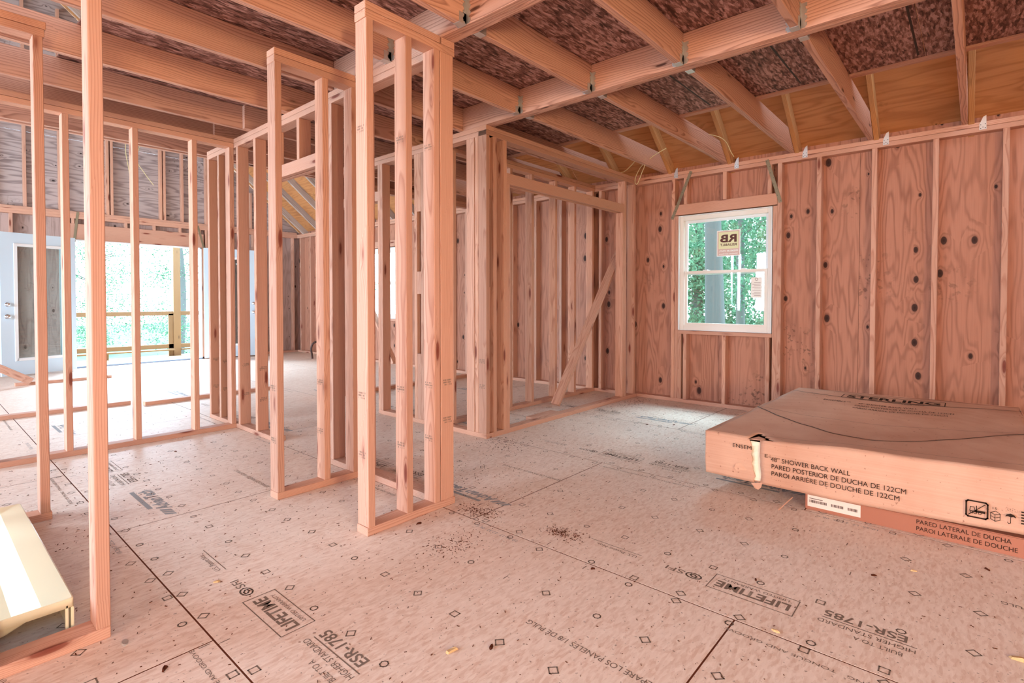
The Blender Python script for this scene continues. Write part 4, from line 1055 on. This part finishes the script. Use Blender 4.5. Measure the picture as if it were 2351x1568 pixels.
# bottle cap scrap and wood litter
bm = bmesh.new(); bmesh.ops.create_cone(bm, cap_ends=True, segments=20, radius1=.0105, radius2=.009, depth=.006)
o = tag(fin(bm, 'metal_disc', None, M['galv'], False), 'small shiny metal disc on the floor beside the yellow stud plate', 'metal disc'); o.location = (.445, 2.03, .0075); o.rotation_euler = (.5, .2, 0)
bm = bmesh.new(); rr = random.Random(11)
def fleck(x, y, s):
    if x > 5.42 or y > 6.4 or (x > 3.05 and y < .72) or (x > 3.0 and y > 2.85) or (x < .38 and 2.1 < y < 3.6) or (3 < x and y < 1.2 and False): return
    a = rr.random() * 6.28; e = rr.uniform(1, 3.2)
    c, sn = math.cos(a), math.sin(a); z = .0012 + rr.random() * .001
    q = [(-s * e, -s * .5), (s * e, -s * .6), (s * e * .8, s * .5), (-s * e * .7, s * .6)]
    lo = [bm.verts.new((x + p[0] * c - p[1] * sn, y + p[0] * sn + p[1] * c, .0002)) for p in q]; hi = [bm.verts.new((v.co.x, v.co.y, z)) for v in lo]
    bm.faces.new(hi)
    for i in range(4): bm.faces.new((lo[i], lo[(i + 1) % 4], hi[(i + 1) % 4], hi[i]))
def clusters(n, cx_, cy__, sx_, sy_, smin=.0008, smax=.0022):
    for _ in range(n): fleck(cx_ + rr.gauss(0, sx_), cy__ + rr.gauss(0, sy_), rr.uniform(smin, smax))
clusters(260, 1.95, 1.92, .04, .07); clusters(160, 1.60, 1.75, .10, .06); clusters(240, 2.02, 1.45, .03, .05); clusters(220, 3.0, 2.7, .1, .12); clusters(300, 5.2, 2.75, .3, .08); clusters(250, 2.2, 2.3, .25, .3)
for _ in range(2600): fleck(rr.uniform(.3, 5.2), rr.uniform(-.4, 4.6), rr.uniform(.0008, .002) * (1.3 if rr.random() < .1 else 1))
for _ in range(700): fleck(rr.uniform(-1.2, 1.9), rr.uniform(2.0, 6.5), rr.uniform(.001, .003))
tag(fin(bm, 'wood_litter', None, M['debris']), 'fine dark sawdust and wood crumbs scattered over the floor', 'litter', None, 'stuff')
def scrap(name, label, x, y, s, mat, group=None):
    bm = bmesh.new(); n = 7; c = []
    for i in range(n):
        a = 6.283 * i / n; r = s * rr.uniform(.45, 1.0); c.append((r * math.cos(a) * 1.5, r * math.sin(a) * .6, rr.uniform(0, s * .3)))
    lo = [bm.verts.new((p[0], p[1], 0)) for p in c]; hi = [bm.verts.new((p[0] * .8, p[1] * .8, .003 + p[2])) for p in c]
    bm.faces.new(lo[::-1]); bm.faces.new(hi)
    for i in range(n): bm.faces.new((lo[i], lo[(i + 1) % n], hi[(i + 1) % n], hi[i]))
    o = fin(bm, name, None, mat); o.location = (x, y, .001); o.rotation_euler = (0, 0, rr.random() * 6); tag(o, label, 'scrap', group); return o
gp = [(1205, 0)]
import itertools
def gz(px, py):
    d = Fv + Rv * ((px - 1175.5) / F_PX) + Uv * ((688 + F_PX * math.tan(PITCH) - py) / F_PX); t = -1.10 / d.z
    return d.x * t, d.y * t
for (px, py, s, l) in ((962, 1203, .014, 'dark curled leaf scrap just in front of the nearest closet stub wall'), (1360, 1307, .010, 'black insect-like scrap beside the long floor seam'), (1128, 1487, .013, 'dark scrap near the bottom middle of the floor'), (378, 1537, .013, 'brown scrap at the bottom left beside the wall plate'), (2005, 1088 + 234, .011, 'dark scrap in the litter before the boxes'), (2268, 1309, .012, 'long dark scrap at the right before the boxes'), (1735, 1332, .009, 'dark scrap above the printed rectangle'), (1547, 976, .010, 'small dark scrap on the pale floor near the window wall'), (403, 1037, .010, 'brown scrap on the pale floor behind the yellow stud'), (1485, 975, .012, 'tiny dark scrap near the closet front plate')):
    x, y = gz(px, py); scrap('floor_scrap', l, x, y, s, M['leafdark'])
for (px, py, s, l) in ((497, 1337, .014, 'pale wood chip left of the printed rectangle'), (1780, 1450, .012, 'pale wood chip by the date code'), (2340, 1515, .03, 'yellow wood chip at the right edge of the floor'), (2098, 1312, .01, 'pale sliver before the boxes'), (1035, 1497, .02, 'pale flake at the bottom middle of the floor')):
    x, y = gz(px, py); scrap('wood_chip', l, x, y, s, M['chip'])
# sliver of wood under the torn box
tag(bar('wood_sliver', (2.98, .76, .004), (3.09, .72, .05), .006, .003, (0, 1, 0), M['stud']), 'thin wood sliver leaning under the torn box', 'sliver')

# ---------------------------------------------------------------- outside
lawn = boxes('lawn', [(-30, 60, -30, 60, -1.25, -1.2)], M['lawn']); lawn['kind'] = 'structure'
deck = boxes('deck', [(-3.0 + i * 0, 6.2, 10.93 + i * .142, 10.93 + i * .142 + .138, -.135, -.10) for i in range(16)], M['deckwood']); deck['kind'] = 'structure'; deck['label'] = 'pale deck boards outside the patio doors'
tag(board('deck_post', (3.79, 3.925), (12.97, 13.10), (-.10, 2.9), 'Z', M['deckwood']), 'square wooden deck post outside the patio doors', 'post')
t = thing('deck_railing', 'unfinished wooden deck railing outside the patio doors', 'railing', (2, 13, -.1))
for (a, b_) in ((-2.5, 3.79), (3.925, 6.1)):
    board('top_rail', (a, b_), (12.99, 13.03), (.765, .852), 'X', M['deckwood'], t)
    board('bottom_rail', (a, b_), (12.99, 13.03), (.06, .15), 'X', M['deckwood'], t)
    board('lower_ledge', (a, b_), (12.90, 12.99), (.015, .045), 'X', M['deckwood'], t)
board('rail_support', (3.70, 3.79), (12.99, 13.03), (-.10, .80), 'Z', M['deckwood'], t)
for x in (2.60, 0.4): board('rail_foot', (x, x + .04), (12.93, 12.99), (-.10, .015), 'Z', M['deckwood'], t)

def tree(label, x, y, h, tr, n, crown, seed, lean=0.0, base=-1.2, lf=1.0, low=.25):
    r = random.Random(seed)
    t = thing('tree', label, 'tree', (x, y, base))
    bm = bmesh.new(); segs = 10; prev = None
    for i in range(segs + 1):
        k = i / segs; rad = tr * (1.25 - .75 * k) * (1 + .12 * (k == 0)); cx_ = lean * k * h + .12 * math.sin(k * 5 + seed); ring = []
        for j in range(14):
            a = 6.283 * j / 14; rr_ = rad * (1 + .10 * mn.noise(Vector((j * 2.1, k * 3, seed))) + .05 * math.sin(j * 4.4)); ring.append(bm.verts.new((cx_ + rr_ * math.cos(a), rr_ * math.sin(a), k * h)))
        if prev:
            for j in range(14): bm.faces.new((prev[j], prev[(j + 1) % 14], ring[(j + 1) % 14], ring[j]))
        prev = ring
    fin(bm, 'trunk', t, M['bark'], True)
    for q in range(5):
        z0 = h * r.uniform(.45, .85); a = r.random() * 6.28; L = crown * r.uniform(.5, .9)
        o = tube('branch', [(lean * z0, 0, z0), (lean * z0 + L * .5 * math.cos(a), L * .5 * math.sin(a), z0 + L * .35), (lean * z0 + L * math.cos(a), L * math.sin(a), z0 + L * .5)], tr * .16, M['bark'], None); o.parent = t
    bm = bmesh.new()
    cl = [(Vector((r.gauss(0, crown * .5), r.gauss(0, crown * .5), h * r.uniform(low, 1.15))), r.uniform(.5, 1.1) * crown * .33) for _ in range(34)]
    for _ in range(n):
        c, s = cl[r.randrange(len(cl))]; p = c + Vector((r.gauss(0, s), r.gauss(0, s), r.gauss(0, s * .7)))
        if p.z < .15: continue
        sz = r.uniform(.022, .06) * lf; d1 = Vector((r.gauss(0, 1), r.gauss(0, 1), r.gauss(0, 1))).normalized(); d2 = d1.cross(Vector((r.gauss(0, 1), r.gauss(0, 1), r.gauss(0, 1)))).normalized()
        bm.faces.new([bm.verts.new(v) for v in (p - d1 * sz, p - d2 * sz * .5, p + d1 * sz, p + d2 * sz * .5)])
    fin(bm, 'foliage', t, M['leaf'])
    return t
tree('large tree with the thick trunk seen in the window', 10.0, 3.72, 8, .17, 9000, 1.8, 1, low=.7)
tree('thinner leaning tree right of the thick trunk in the window', 13.4, 4.33, 8, .10, 14000, 1.6, 2, .03, lf=1.2, low=.3)
tree('leafy tree filling the right side of the window', 18.0, 4.9, 7, .16, 20000, 2.0, 3, lf=1.5, low=.08)
tree('leafy tree far behind the thick trunk in the window', 19.0, 7.6, 8, .2, 20000, 2.0, 4, lf=1.6, low=.08)
tree('leafy tree seen low through the far side window', 13.0, 13.5, 7, .2, 6000, 2.0, 5)
tree('slim tree beyond the deck post', 6.9, 23.0, 7, .13, 9000, 1.6, 6, low=.05)
tree('slim tree beyond the middle of the deck railing', 5.1, 27.0, 6, .12, 8000, 1.6, 7, low=.05)
